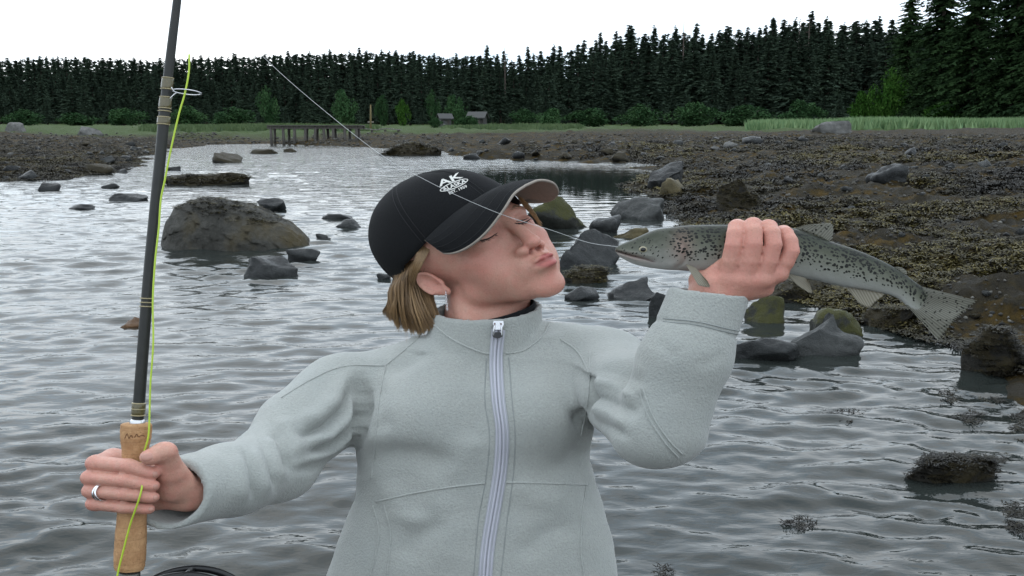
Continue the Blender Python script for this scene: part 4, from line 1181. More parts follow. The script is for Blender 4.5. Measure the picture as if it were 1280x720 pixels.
def sd_jacket(p):
    d = sd_trunk(p, 0.0, -560.0)
    d = smin(d, s_cone(p, NECK_B + np.array([-6, -10, -8]), SH_R + np.array([12, -20, -4]), 50, 50), 22)
    d = smin(d, s_cone(p, NECK_B + np.array([16, 7, -12]), SH_L + np.array([-4, 8, -4]), 52, 55), 22)
    m = np.abs(p[:, 0] - PX(592, 0, 0)[0])
    d = smin(d, s_ell(p, PX(524, 522, 52), (56, 56, 62)), 30)
    d = smin(d, s_ell(p, PX(668, 518, 52), (54, 56, 62)), 30)
    ar = s_chain(p, J_ARM_R[0], J_ARM_R[1], 16)
    d = smin(d, ar, 12)
    d = smin(d, s_chain(p, J_ARM_L[0][:3], J_ARM_L[1][:3], 18), 12)
    d = smin(d, s_chain(p, J_ARM_L[0][2:], J_ARM_L[1][2:], 18), 5)
    # collar
    rr, h, dx, dz, L = sd_collar(p)
    top = L - 3.0 - 0.16 * dz + 0.16 * dx
    shell = np.maximum(np.abs(rr) - 3.4, np.maximum(h - top, -12 - h))
    hollow = np.maximum(rr + 3.4, -h - 6)
    d = smax(d, -hollow, 5)
    d = smin(d, shell, 4)
    # cuffs: cut square and hollowed
    for pts, R, dep, ty in ((J_ARM_R[0], 34.0, 60, None), (J_ARM_L[0], 33.0, 55, None)):
        a, b = pts[-2], pts[-1]
        ax = (b - a) / np.linalg.norm(b - a)
        if pts is J_ARM_L[0]:
            cutn = np.array([0.16, 1.0, 0.05])
        else:
            cutn = ax + np.array([0.05, 0.22, 0.0])
        cutn = cutn / np.linalg.norm(cutn)
        dist = (p - b.astype(p.dtype)) @ cutn.astype(p.dtype)
        near = np.linalg.norm(p - b.astype(p.dtype), axis=1) < 130
        d = np.where(near, smax(d, dist - 4, 2.5), d)
        d = np.where(near, smax(d, -s_cone(p, b - ax * dep, b + ax * 60, R - 3, R + 1), 2), d)
    return d

FOLDS = [   # photo polyline, width mm, height mm (+ ridge, - crease)
    # her right shoulder and armpit
    ([(438, 468), (420, 500), (398, 520), (372, 530)], 9, 5), ([(444, 490), (432, 520), (410, 545), (380, 556)], 7, 5.5),
    ([(446, 520), (436, 548), (415, 566), (385, 576)], 7, 5), ([(440, 478), (428, 510), (404, 534), (376, 545)], 4, -6),
    ([(447, 505), (436, 536), (414, 556), (386, 566)], 4, -6.5), ([(444, 545), (430, 562), (405, 580), (372, 588)], 5, -5),
    ([(352, 520), (362, 548), (372, 572)], 9, 4), ([(336, 545), (344, 572), (352, 604)], 7, 4), ([(343, 534), (352, 562), (360, 592)], 5, -4.5),
    ([(318, 556), (326, 585), (330, 620)], 7, 3), ([(327, 552), (336, 580), (342, 612)], 4, -4), ([(296, 566), (302, 596), (300, 628)], 7, 2.5),
    ([(307, 560), (314, 590), (314, 624)], 4, -3), ([(450, 470), (448, 510), (445, 560)], 5, -9),
    # her left sleeve
    ([(735, 440), (733, 480), (727, 530)], 5, -7), ([(748, 448), (778, 452), (808, 466)], 6, 2.5), ([(742, 462), (774, 466), (804, 480)], 4, -3.5),
    ([(738, 476), (768, 482), (796, 498)], 6, 3), ([(735, 494), (762, 500), (790, 516)], 4, -3.5), ([(731, 508), (760, 516), (786, 532)], 6, 2.5),
    ([(729, 524), (756, 532), (782, 546)], 4, -3), ([(760, 405), (775, 430), (790, 446)], 5, -3),
    ([(806, 450), (800, 480), (796, 505), (785, 525)], 6, -2),
    ([(905, 440), (890, 452), (870, 456)], 6, -2.5), ([(820, 425), (835, 440), (850, 446)], 6, -2.5),
    # trunk
    ([(455, 575), (490, 568), (530, 570), (570, 585)], 12, -3.5), ([(740, 560), (725, 575), (690, 590)], 11, -3),
    ([(480, 600), (500, 640), (540, 660)], 12, 3), ([(470, 470), (468, 510), (475, 545)], 10, -4), ([(722, 455), (724, 490), (726, 540)], 8, -4),
    ([(724, 545), (736, 600), (745, 660)], 10, -2), ([(545, 610), (560, 660), (555, 715)], 14, 2.5), ([(480, 470), (510, 450), (545, 442)], 9, -2.5),
    ([(560, 600), (580, 570), (600, 545)], 12, 2.0), ([(690, 400), (706, 420), (716, 450)], 7, -3), ([(540, 405), (525, 430), (500, 460)], 8, -2.5),
    ([(640, 600), (670, 622), (710, 630)], 12, 2), ([(500, 700), (520, 670), (560, 650)], 10, -2.5), ([(650, 700), (680, 668), (720, 655)], 10, -2),
]
def px_of(V):
    t = DEP - V[:, 2]
    return np.stack([640 + V[:, 0] * SX / t * F_PX, 360 - V[:, 1] / t * F_PX], 1)

def build_jacket(h=3.4):
    V, Q = nets(sd_jacket, (-430, -575, -140), (320, 30, 345), h)
    N = vnormals(V, Q)
    pp = px_of(V); flat = pp / np.array([SX, 1])
    disp = np.zeros(len(V))
    front = np.clip(N[:, 2] * 1.6 + 0.25, 0, 1)
    for line, sg, am in FOLDS:
        ln = np.array(line, float) / np.array([SX, 1])
        dd, al = seg_dist2(flat, ln)
        taper = np.clip(np.minimum(al, 1 - al) * 5, 0, 1) * 0.75 + 0.25
        end = np.where((al <= 0.0) | (al >= 1.0), 1.0, 1.0)
        disp += 2.2 * am * np.exp(-0.5 * (dd / (sg * 0.8)) ** 2) * taper * end * front
    rnd = np.array([mnoise.noise((v[0] * 0.014, v[1] * 0.014, v[2] * 0.014)) + 0.5 * mnoise.noise((v[0] * 0.034, v[1] * 0.03, v[2] * 0.034)) for v in V.tolist()])
    rr, hh, dx, dz, L = sd_collar(V.astype(np.float32))
    lowc = np.where(hh > 4, 0.3, 1.0)
    disp = disp * lowc + rnd * 2.6 * lowc
    # cuff hems: a stitched band
    for pts, w in ((J_ARM_R[0], 1.4), (J_ARM_L[0], 1.6)):
        a, b = pts[-2], pts[-1]; ax = (b - a) / np.linalg.norm(b - a)
        s = (V - b) @ ax; near = np.linalg.norm(V - b, axis=1) < 120
        if pts is J_ARM_L[0]: disp -= np.where(near, 1.7 * np.exp(-0.5 * ((s + 46) / 2.2) ** 2), 0)
    V = V + N * disp[:, None]
    me = mesh_from('jacket', B2W(V), Q)
    return me

def fleece_mat(name='fleece', col=(0.352, 0.363, 0.341)):
    m = MT(name)
    v = m.coord('Object')
    n1 = m.noise(v, 320, 5, 0.7)
    n2 = m.noise(v, 14, 4, 0.6)
    pil = m.voro(v, 420, 'SMOOTH_F1')
    c = m.mix(m.ramp(n1, [(0.3, 0.0), (0.75, 1.0)]), tuple(k * 0.84 for k in col), tuple(min(1, k * 1.10) for k in col))
    c = m.mix(m.ramp(n2, [(0.35, 0.0), (0.7, 0.35)]), c, (col[0] * 0.86, col[1] * 0.9, col[2] * 0.93))
    m.base(c).rough(0.95)
    m.set(Specular_IOR_Level=0.15, Sheen_Weight=0.35, Sheen_Roughness=0.6)
    hgt = m.math('ADD', m.math('MULTIPLY', pil, 0.7), n1)
    m.bump(hgt, 0.55, 0.0022)
    return m.m

# surface walker: photo polyline -> points lying on a built surface
class Surf:
    def __init__(s, *objs):
        dg = None
        V, Fc, n = [], [], 0
        for o in objs:
            me = o.data
            co = np.empty(len(me.vertices) * 3, np.float32); me.vertices.foreach_get('co', co); co = co.reshape(-1, 3)
            M = np.array(o.matrix_world); co = co @ M[:3, :3].T + M[:3, 3]
            V += co.tolist(); Fc += [tuple(i + n for i in p.vertices) for p in me.polygons]; n = len(V)
        s.b = BVHTree.FromPolygons(V, Fc)
    def hit(s, px, py):
        d = Vector((px - 640) / F_PX * RGT + (360 - py) / F_PX * UPV + FWD).normalized()
        loc, nor, i, dist = s.b.ray_cast(Vector(CAMP), d)
        if loc is None: return None, None
        if nor.dot(d) > 0: nor = -nor
        return np.array(loc), np.array(nor)
    def line(s, pts, n, lift=0.0):
        out, nr = [], []
        for x, y in spline(pts, n):
            a, b = s.hit(x, y)
            if a is not None: out.append(a + b * lift); nr.append(b)
        return np.array(out), np.array(nr)

def smooth_line(P, it=3):
    P = P.copy()
    for _ in range(it): P[1:-1] = 0.25 * P[:-2] + 0.5 * P[1:-1] + 0.25 * P[2:]
    return P

def strip_on(P, N, half, thick, side=None):
    """flat band along P lying on normals N, with thickness"""
    T = np.gradient(P, axis=0); T /= np.linalg.norm(T, axis=1, keepdims=True)
    S = np.cross(T, N); S /= np.linalg.norm(S, axis=1, keepdims=True)
    half = np.broadcast_to(half, (len(P),))[:, None]
    prof = [P - S * half, P - S * half * 0.9 + N * thick, P + S * half * 0.9 + N * thick, P + S * half]
    V = np.stack(prof, 1).reshape(-1, 3); Fc = []
    for i in range(len(P) - 1):
        for j in range(3):
            a = i * 4 + j; Fc.append((a, a + 1, a + 5, a + 4))
    return V, Fc

# ---- cap, in the head frame
CAP_C = np.array([0, 36, -12.0]); CAP_R = np.array([84.0, 95.0, 106.0])
def cap_pt(phi, e, off=0.0):
    """phi azimuth (0 front, + her left), e elevation"""
    ce, se = math.cos(e), math.sin(e)
    sc = 1.0
    r = CAP_R + off
    tuck = 1.0 if e > 0 else 1 - 0.20 * (e / 0.7) ** 2
    groove = 0.0
    for k in range(6):
        dphi = (phi - (k * math.pi / 3) + math.pi) % (2 * math.pi) - math.pi
        groove += math.exp(-0.5 * (dphi * max(ce, 0.02) * 90 / 1.5) ** 2)
    g = 1 - 0.010 * min(groove, 1) - 0.006 * (math.sin(phi * 5 + e * 7) * 0.5 + 0.5) * ce
    front = max(0, math.cos(phi)) ** 2
    g *= 1 + 0.035 * front * math.exp(-((e - 0.75) / 0.35) ** 2)
    p = CAP_C + r * np.array([ce * math.sin(phi), se, ce * math.cos(phi)]) * g * (tuck if e < 0 else 1)
    p[1] = CAP_C[1] + r[1] * se * g
    return p
def cap_e0(phi):
    c = math.cos(phi)
    y = 47 * max(c, 0) ** 1.3 + 20 * (1 - abs(c)) - 46 * max(-c, 0) ** 1.1
    return math.asin(max(-0.75, min(0.9, (y - CAP_C[1]) / CAP_R[1])))
def cap_crown():
    nphi, ne = 96, 28
    mb = MB(); V = []
    for lay, off in ((0, 0.0), (1, -2.2)):
        for i in range(nphi):
            phi = 2 * math.pi * i / nphi; e0 = cap_e0(phi)
            for j in range(ne):
                V.append(cap_pt(phi, e0 + (math.pi / 2 - e0) * (j / (ne - 1)) * 0.999, off))
    Fc = []
    for lay in range(2):
        o = lay * nphi * ne
        for i in range(nphi):
            for j in range(ne - 1):
                a = o + i * ne + j; b = o + ((i + 1) % nphi) * ne + j
                Fc.append((a, b, b + 1, a + 1) if lay == 0 else (a, a + 1, b + 1, b))
    o = nphi * ne
    for i in range(nphi):
        a = i * ne; b = ((i + 1) % nphi) * ne
        Fc.append((a, a + o, b + o, b))
    return mesh_from('cap_crown', H2W(np.array(V)), Fc)
BR_E = spline(np.array([(0, 29, 158), (21, 27, 157), (41, 17, 149), (60, 6, 125), (71, 3, 98), (77, 8, 73), (76, 23, 46)], float), 61)
BR_A = 1.02    # half angle over which the brim joins the crown
def brim_pt(u, v, lift=0.0):
    """u -1..1 across, v 0 at the crown .. 1 at the edge"""
    phi = u * BR_A
    a = cap_pt(phi, cap_e0(phi) + 0.02, 1.0)
    w = abs(u)
    i = min(int(w * 60), 59); f = w * 60 - i
    b = BR_E[i] * (1 - f) + BR_E[i + 1] * f
    b = np.array([b[0] * (1 if u >= 0 else -1), b[1] + (0.14 if u < 0 else 0.11) * b[0] * (1 if u >= 0 else -1), b[2]])
    k = min(1.0, (1 - w) * 12)
    b = a + (b - a) * k
    p = a + (b - a) * v
    p[1] += 7.0 * math.sin(v * math.pi) * (1 - 0.5 * w) * k + lift
    p[0] += (1 if u >= 0 else -1) * 5.0 * math.sin(v * math.pi) * min(1, w * 2) * k
    return p
def brim_nrm(u, v):
    e = 0.01
    a = brim_pt(min(1, u + e), v) - brim_pt(max(-1, u - e), v); b = brim_pt(u, min(1, v + 2 * e)) - brim_pt(u, max(0, v - 2 * e))
    n = np.cross(b, a); return n / (np.linalg.norm(n) + 1e-9)
def cap_brim():
    nu, nv = 65, 13
    top, bot = [], []
    for i in range(nu):
        u = -1 + 2 * i / (nu - 1)
        for j in range(nv):
            p = brim_pt(u, j / (nv - 1)); n = brim_nrm(max(-0.97, min(0.97, u)), min(j / (nv - 1), 0.9))
            top.append(p + n * 1.2); bot.append(p - n * 1.2)
    edge = [brim_pt(-1 + 2 * i / (nu - 1), 1.0) for i in range(nu)]
    def grid(flip):
        Fc = []
        for i in range(nu - 1):
            for j in range(nv - 1):
                a = i * nv + j; q = (a, a + nv, a + nv + 1, a + 1)
                Fc.append(q[::-1] if flip else q)
        return Fc
    return (mesh_from('brim', H2W(np.array(top)), grid(False)), mesh_from('brim_underside', H2W(np.array(bot)), grid(True)),
            np.array(edge))
# ================================================================== build the figure
person = link('person', build_body(1.95), skin_mat())
tag(person, 'woman in grey fleece jacket and black cap, lips pursed towards a trout', 'person')
fleece = fleece_mat()
jacket = link('jacket', build_jacket(), fleece, person)
S_J = Surf(jacket)
S_B = Surf(person)

# seams and stitching
seam_m = fleece_mat('fleece_seam', (0.372, 0.384, 0.362))
stitch_m = simple('stitching', (0.265, 0.282, 0.275), 0.9)
SEAMS = [
    [(352, 497), (390, 474), (430, 458), (482, 457)], [(482, 457), (520, 425), (538, 402)], [(482, 457), (474, 500), (470, 545), (464, 600)],
    [(470, 627), (520, 616), (570, 608), (606, 604)], [(632, 603), (680, 604), (735, 606)],
    [(466, 632), (474, 665), (468, 700), (462, 722)], [(480, 632), (488, 668), (484, 722)], [(733, 606), (728, 640), (726, 690), (730, 722)],
    [(700, 424), (722, 440), (738, 470)], [(738, 440), (735, 500), (726, 545)],
    [(799, 487), (810, 520), (830, 552), (848, 572)], [(803, 484), (815, 518), (834, 548), (853, 568)],
    [(540, 404), (565, 424), (600, 440), (616, 442)], [(632, 442), (655, 438), (678, 420), (690, 398)],
]
for ln in SEAMS:
    P, N = S_J.line(ln, 40, 0.0003)
    if len(P) < 4: continue
    P = smooth_line(P); mb = MB(); mb.tube(P, 0.0013, 6)
    link('seam', mb.mesh('seam'), seam_m, jacket)
for ln in ([(608, 447), (606, 500), (612, 545), (607, 600), (598, 650), (592, 722)], [(636, 447), (640, 500), (644, 545), (641, 600), (634, 650), (626, 722)],
           [(829, 398), (870, 402), (905, 410), (924, 414)], [(829, 402), (870, 406), (904, 414), (923, 418)]):
    P, N = S_J.line(ln, 70, 0.0002)
    if len(P) < 4: continue
    mb = MB(); mb.tube(smooth_line(P), 0.0007, 5)
    link('stitch_line', mb.mesh('stitch_line'), stitch_m, jacket)

# zip
zip_tape = simple('zip_tape', (0.36, 0.37, 0.40), 0.8)
zip_coil = simple('zip_coil', (0.46, 0.46, 0.52), 0.45)
ZL = [(623, 412), (620, 450), (623, 500), (628, 540), (625, 590), (616, 645), (609, 690), (606, 735), (604, 800)]
P, N = S_J.line(ZL, 150, 0.0)
P = smooth_line(P, 12); N = smooth_line(N, 12)
zipper = link('zip', mesh_from('zip', *strip_on(P + N * 0.0006, N, 0.0098, 0.0014)), zip_tape, jacket)
T = np.gradient(P, axis=0); T /= np.linalg.norm(T, axis=1, keepdims=True)
Sd = np.cross(T, N); Sd /= np.linalg.norm(Sd, axis=1, keepdims=True)
for sgn in (-1, 1):
    mb = MB()
    L = np.concatenate([[0], np.cumsum(np.linalg.norm(np.diff(P, axis=0), axis=1))])
    fine = np.linspace(0, L[-1], 420)
    Pf = np.stack([np.interp(fine, L, P[:, i]) for i in range(3)], 1); Nf = np.stack([np.interp(fine, L, N[:, i]) for i in range(3)], 1); Sf = np.stack([np.interp(fine, L, Sd[:, i]) for i in range(3)], 1)
    mb.tube(Pf + Nf * 0.0026 + Sf * sgn * 0.0024, 0.0016 + 0.0005 * (np.arange(420) % 2), 6)
    link('zip_coil', mb.mesh('zip_coil'), zip_coil, zipper)
    mb = MB(); mb.tube(Pf[::3] + Nf[::3] * 0.0018 + Sf[::3] * sgn * 0.0072, 0.0010, 5)
    link('zip_piping', mb.mesh('zip_piping'), zip_coil, zipper)
steel = simple('steel', (0.62, 0.62, 0.64), 0.25, 1.0)
blackpl = simple('black_plastic', (0.015, 0.015, 0.016), 0.4)
def box_shape(pts_px, z0, z1):
    """slab: photo outline at depth z0..z1 (figure frame) -> verts, faces"""
    n = len(pts_px)
    V = [PX(x, y, z0) for x, y in pts_px] + [PX(x, y, z1) for x, y in pts_px]
    Fc = [tuple(range(n - 1, -1, -1)), tuple(range(n, 2 * n))] + [(i, (i + 1) % n, n + (i + 1) % n, n + i) for i in range(n)]
    return B2W(np.array(V)), Fc
hit, nor = S_J.hit(622, 416)
zsl = DEP - (np.dot(hit - CAMP, FWD)) * 1000 + 4
mb = MB(); mb.add(*box_shape([(617, 401), (629, 401), (630, 405), (627, 412), (619, 412), (616, 405)], zsl - 3, zsl + 4))
slider = link('zip_slider', mb.mesh('zip_slider', False), steel, zipper)
mb = MB(); mb.tube(B2W(np.array([PX(618.5, 404, zsl + 6), PX(617.5, 412, zsl + 8), PX(616.5, 419, zsl + 6), PX(622, 423, zsl + 5), PX(628, 419, zsl + 6), PX(627, 412, zsl + 8), PX(626, 404, zsl + 6)])), 0.0013, 7)
link('zip_pull', mb.mesh('zip_pull'), steel, slider)
mb = MB(); mb.add(*box_shape([(622 + 6.5 * math.cos(a), 419 + 4 * math.sin(a)) for a in np.linspace(0, 2 * math.pi, 16, False)], zsl + 3, zsl + 7))
link('zip_pull_grip', mb.mesh('zip_pull_grip', False), blackpl, slider)

# black base layer inside the collar
def build_base():
    ax = C_T - C_B; L = np.linalg.norm(ax); ax = ax / L
    V = []; n = 40
    for r, h in ((50.6, -10), (53.0, 24), (53.2, L - 9), (51.0, L - 7.0)):
        for i in range(n):
            a = 2 * math.pi * i / n
            tilt = (-0.24 * r * math.sin(a) + 0.26 * r * math.cos(a)) if h > 20 else 0
            V.append(C_B + ax * (h + tilt) + np.array([r * 0.96 * math.cos(a), 0, r * math.sin(a)]))
    Fc = [(k * n + i, k * n + (i + 1) % n, (k + 1) * n + (i + 1) % n, (k + 1) * n + i) for k in range(3) for i in range(n)]
    return mesh_from('base_layer', B2W(np.array(V)), Fc)
cloth_black = MT('black_cloth'); _v = cloth_black.coord('Object')
cloth_black.base(cloth_black.mix(cloth_black.ramp(cloth_black.noise(_v, 500, 3), [(0.3, 0.0), (0.7, 1.0)]), (0.005, 0.0055, 0.0065), (0.011, 0.0115, 0.013))).rough(0.92)
cloth_black.set(Specular_IOR_Level=0.2, Sheen_Weight=0.02)
_w = cloth_black.new('TexWave'); _w.inputs['Scale'].default_value = 700; _w.inputs['Distortion'].default_value = 1.5
cloth_black.link(_v, _w.inputs['Vector'])
cloth_black.bump(cloth_black.math('ADD', _w.outputs['Fac'], cloth_black.noise(_v, 90, 4)), 0.35, 0.0012)
cloth_black = cloth_black.m
link('base_layer', build_base(), cloth_black, person)

# waders below the jacket
def build_waders():
    dn = np.array([0, -math.cos(PITCH), -math.sin(PITCH)])
    hipc = np.array([(PX(590, 0, 0))[0], -545, 0.0])
    def f(p):
        d = s_ell(p, hipc, (128, 70, 100))
        for s in (-1, 1):
            a = hipc + np.array([s * 62, -30, 0]); b = a + dn * 480; c = b + dn * 430
            d = smin(d, s_chain(p, [a, b, c], [78, 62, 55], 10), 20)
        return d
    V, Q = nets(f, hipc + np.array([-170, -1080, -300]), hipc + np.array([170, 90, 140]), 9)
    return mesh_from('waders', B2W(V), Q)
link('waders', build_waders(), simple('wader_cloth', (0.07, 0.075, 0.06), 0.8), person)

# ---- face details
lash_m = simple('lashes', (0.025, 0.016, 0.012), 0.6)
brow_m = simple('brow_hair', (0.20, 0.13, 0.07), 0.6)
eye_m = simple('eyeball', (0.03, 0.025, 0.02), 0.15)
rng = np.random.default_rng(7)
for ln, wid in (([(597, 300.5), (604, 300), (612, 297.5), (622, 291)], 0.0011), ([(643, 279), (650, 279.5), (657, 277.5), (664, 273)], 0.0012)):
    P, N = S_B.line(ln, 24, 0.0003)
    if len(P) < 5: continue
    mb = MB(); mb.tube(smooth_line(P, 2), wid * np.sin(np.linspace(0.25, math.pi - 0.25, len(P))), 6)
    for k in range(22):
        i = rng.integers(1, len(P) - 1)
        d = N[i] * 0.55 + np.array([0.55, -0.2, -0.55]) * rng.uniform(0.6, 1.1)
        d /= np.linalg.norm(d); L = rng.uniform(0.004, 0.0065)
        q = np.array([P[i], P[i] + d * L * 0.5 + UPV * -0.0006, P[i] + d * L])
        mb.tube(q, [0.00034, 0.00026, 0.00010], 4)
    link('eyelashes', mb.mesh('eyelashes'), lash_m, person)
for ln in ([(644, 277), (650, 276), (656, 274.5), (661, 272.5)],):
    P, N = S_B.line(ln, 14, 0.0)
    if len(P) > 4:
        mb = MB(); V, Fc = strip_on(P, N, 0.0010 * np.sin(np.linspace(0.2, math.pi - 0.2, len(P))), 0.0003); mb.add(V, Fc)
        link('eye', mb.mesh('eye'), eye_m, person)
for a, b, nn in (((590, 284), (625, 270), 60), ((640, 262), (662, 262), 40)):
    mb = MB()
    for k in range(nn):
        t = rng.uniform(0, 1); x = a[0] + (b[0] - a[0]) * t; y = a[1] + (b[1] - a[1]) * t - 4 * math.sin(t * math.pi) + rng.normal(0, 1.6)
        h0, n0 = S_B.hit(x, y); h1, n1 = S_B.hit(x - 4, y + 0.5)
        if h0 is None or h1 is None or np.linalg.norm(h0 - h1) > 0.02: continue
        mb.tube(np.array([h0, (h0 + h1) / 2 + n0 * 0.0008, h1 + n1 * 0.0005]), [0.0003, 0.00028, 0.0001], 4)
    if mb.n: link('eyebrow', mb.mesh('eyebrow'), brow_m, person)

# nails
nail_m = MT('nail'); nail_m.base((0.48, 0.245, 0.19)).rough(0.22); nail_m = nail_m.m
for cx, cy, ax, ay, rot in ((183.5, 571.5, 8.5, 6.0, -12), (194, 593, 4.0, 4.6, 0), (194.5, 609, 3.6, 4.2, 0), (194.5, 622, 3.6, 4.0, 0), (189, 636.5, 4.0, 3.4, 0)):
    V = []; ok = True; rings, n = 4, 18
    for k in range(rings + 1):
        for i in range(n):
            a = 2 * math.pi * i / n; r = k / rings; c, s_ = math.cos(math.radians(rot)), math.sin(math.radians(rot))
            u, v = ax * r * math.copysign(abs(math.cos(a)) ** 0.8, math.cos(a)), ay * r * math.copysign(abs(math.sin(a)) ** 0.8, math.sin(a))
            p, nn_ = S_B.hit(cx + u * c - v * s_, cy + u * s_ + v * c)
            if p is None: ok = False; break
            V.append(p + nn_ * (0.0005 if k < rings else -0.0004))
        if not ok: break
    if not ok: continue
    Fc = [(k * n + i, k * n + (i + 1) % n, (k + 1) * n + (i + 1) % n, (k + 1) * n + i) for k in range(rings) for i in range(n)]
    link('fingernail', mesh_from('fingernail', np.array(V), Fc), nail_m, person)

# ---- hair: strands fall from under the cap rim to the collar
def hair_mat(name, c0, c1):
    m = MT(name)
    i = m.new('ObjectInfo'); a = m.attr('tone')
    m.base(m.mix(a, c0, c1)).rough(0.38); m.set(Specular_IOR_Level=0.4, Anisotropic=0.4)
    return m.m
hair_m = hair_mat('hair', (0.070, 0.038, 0.017), (0.40, 0.25, 0.12))
def strands(paths, r0, r1, tones):
    mb = MB(); tn = []
    for P, t in zip(paths, tones):
        n = len(P); rad = np.interp(np.linspace(0, 1, n), [0, 0.1, 0.6, 1], [r0, r0, r0 * 0.9, r1])
        V, Fc = tube(P, rad, 4, cap=False); mb.add(V, Fc); tn += [t] * len(V)
    me = mb.mesh('hair'); set_attr(me, 'tone', tn); return me
paths, tones = [], []
LOCK = rng.normal(0, 1, (170, 4)) * 0.7
for k in range(3600):
    lk = rng.integers(0, 170); t = lk / 169.0 * 1.22 - 0.22 + rng.normal(0, 0.01)     # <0 behind the ear .. 1 at the nape
    lj = LOCK[lk]; lay = (lk * 7 % 10) / 10.0
    rx, ry = np.interp(t, [-.22, 0, 0.25, 0.6, 1], [541, 534, 523, 508, 492]), np.interp(t, [-.22, 0, 0.25, 0.6, 1], [308, 309, 318, 336, 352])
    mx, my = np.interp(t, [-.22, 0, 0.3, 0.7, 1], [540, 523, 512, 500, 488]), np.interp(t, [-.22, 0, 0.3, 0.7, 1], [352, 350, 354, 368, 374])
    ex, ey = np.interp(t, [-.22, 0, 0.35, 0.75, 1], [552, 545, 525, 500, 481]), np.interp(t, [-.22, 0, 0.35, 0.75, 1], [402, 409, 415, 408, 393])
    j = rng.normal(0, 1, 6) * (0.55 if k % 30 else 2.4)
    z0 = np.interp(t, [-.22, 0, 0.5, 1], [26, 36, 26, -6]) - 22 * lay
    zm = np.interp(t, [-.22, 0, 0.5, 1], [2, 16, 27, 6]) - 24 * lay
    ze = np.interp(t, [-.22, 0, 0.5, 1], [34, 36, 26, 0]) - 28 * lay
    P = np.array([PX(rx + j[0], ry - 9 + j[1], z0 - 5), PX(rx + j[0], ry + j[1], z0), PX((rx + mx) / 2 - 3 + lj[0] * 1.2 + j[2], (ry + my) / 2, (z0 + zm) / 2 + 6),
                  PX(mx - 1 + lj[0] * 2.2 + j[2], my, zm + 4 + lj[2] * 2), PX((mx + ex) / 2 - 2 + lj[1] * 2.2 + j[3], (my + ey) / 2 + 3, (zm + ze) / 2 + 5 + lj[2] * 2),
                  PX(ex + lj[1] * 2.4 + j[4] * 1.4, ey + lj[3] * 3.5 + j[5] * 2.5, ze + j[3])])
    paths.append(B2W(spline(P, 12))); tones.append(np.clip(0.52 + 0.30 * lj[3] + rng.normal(0, 0.18) - 0.2 * lay, 0, 1))
link('hair', strands(paths, 0.00029, 0.00007, tones), hair_m, person)
paths, tones = [], []
for k in range(60):                                    # wisps by the far temple
    t = rng.uniform(0, 1); j = rng.normal(0, 1, 4)
    P = np.array([PX(648 + 4 * t, 245 + 2 * t, 10), PX(655 + 5 * t + j[0], 257 + j[1], 2), PX(664 + 4 * t + j[0], 266 + j[1] + 3 * t, -4), PX(675 + 2 * t + j[2], 281 + j[3] * 2, -10)])
    paths.append(B2W(spline(P, 10))); tones.append(rng.uniform(0.55, 1.0))
link('hair', strands(paths, 0.00040, 0.00010, tones), hair_m, person)
paths, tones = [], []
for k in range(170):                                   # hair swept from the temple back over the ear
    t = rng.uniform(0, 1); j = rng.normal(0, 0.6, 4)
    P = np.array([PX(524 + 15 * t, 300 + 2 * t, 46), PX(522 + 14 * t + j[0], 314, 52), PX(518 + 11 * t + j[1], 327 + j[2], 54), PX(515 + 7 * t + j[1], 338 + 4 * t + j[3], 50), PX(511 + 7 * t + j[1], 352 + 5 * t, 36)])
    paths.append(B2W(spline(P, 9))); tones.append(rng.uniform(0.15, 0.75))
link('hair', strands(paths, 0.00042, 0.00010, tones), hair_m, person)

# ---- earring and ring: worn, but things of their own
silver = simple('silver', (0.80, 0.80, 0.82), 0.18, 1.0)
def torus(c, ax, R, r, n=28, k=8):
    ax = np.asarray(ax, float); ax /= np.linalg.norm(ax)
    u = np.cross(ax, [0, 0, 1.0]) if abs(ax[2]) < 0.9 else np.cross(ax, [1.0, 0, 0]); u /= np.linalg.norm(u); v = np.cross(ax, u)
    a = np.linspace(0, 2 * math.pi, n, False)
    return tube(np.asarray(c) + R * (np.cos(a)[:, None] * u + np.sin(a)[:, None] * v), r, k, closed=True)
lob, lobn = S_B.hit(558.5, 365)
zl = DEP - np.dot(lob - CAMP, FWD) * 1000 + 3.5
ear = empty('earring', B2W(PX(558, 365, zl)))
tag(ear, "short silver chain earring hanging from the woman's ear", 'earring')
def child(name, V, Fc, mat, root, smooth=True):
    me = mesh_from(name, np.asarray(V) - np.array(root.location), Fc, smooth)
    return link(name, me, mat, root)
child('hook', *tube(B2W(np.array([PX(557, 362, zl - 5), PX(557.3, 364, zl), PX(557.5, 368, zl + 1)])), 0.0005, 6), silver, ear)
for i in range(7):
    c = B2W(PX(557.6 + 0.25 * i, 369 + 2.9 * i, zl + 1)); a = np.array([1, 0.2, 0]) if i % 2 else np.array([0.1, 1.0, 0.2])
    child('chain_link', *torus(c, a, 0.0015, 0.0006, 14, 6), silver, ear)
fr = R_FING[2][0]
rc = fr[2] + (fr[3] - fr[2]) * 0.36; rd = fr[3] - fr[2]
ring = empty('finger_ring', B2W(rc))
tag(ring, "silver ring of two bands on the woman's hand on the cork grip", 'ring')
for s in (-1.7, 1.7):
    a = rd / np.linalg.norm(rd)
    V, Fc = torus(rc + a * s, a + np.array([0, 0.05 * s, 0]), 9.7, 1.0, 36, 8)
    child('band', B2W(V), Fc, silver, ring)

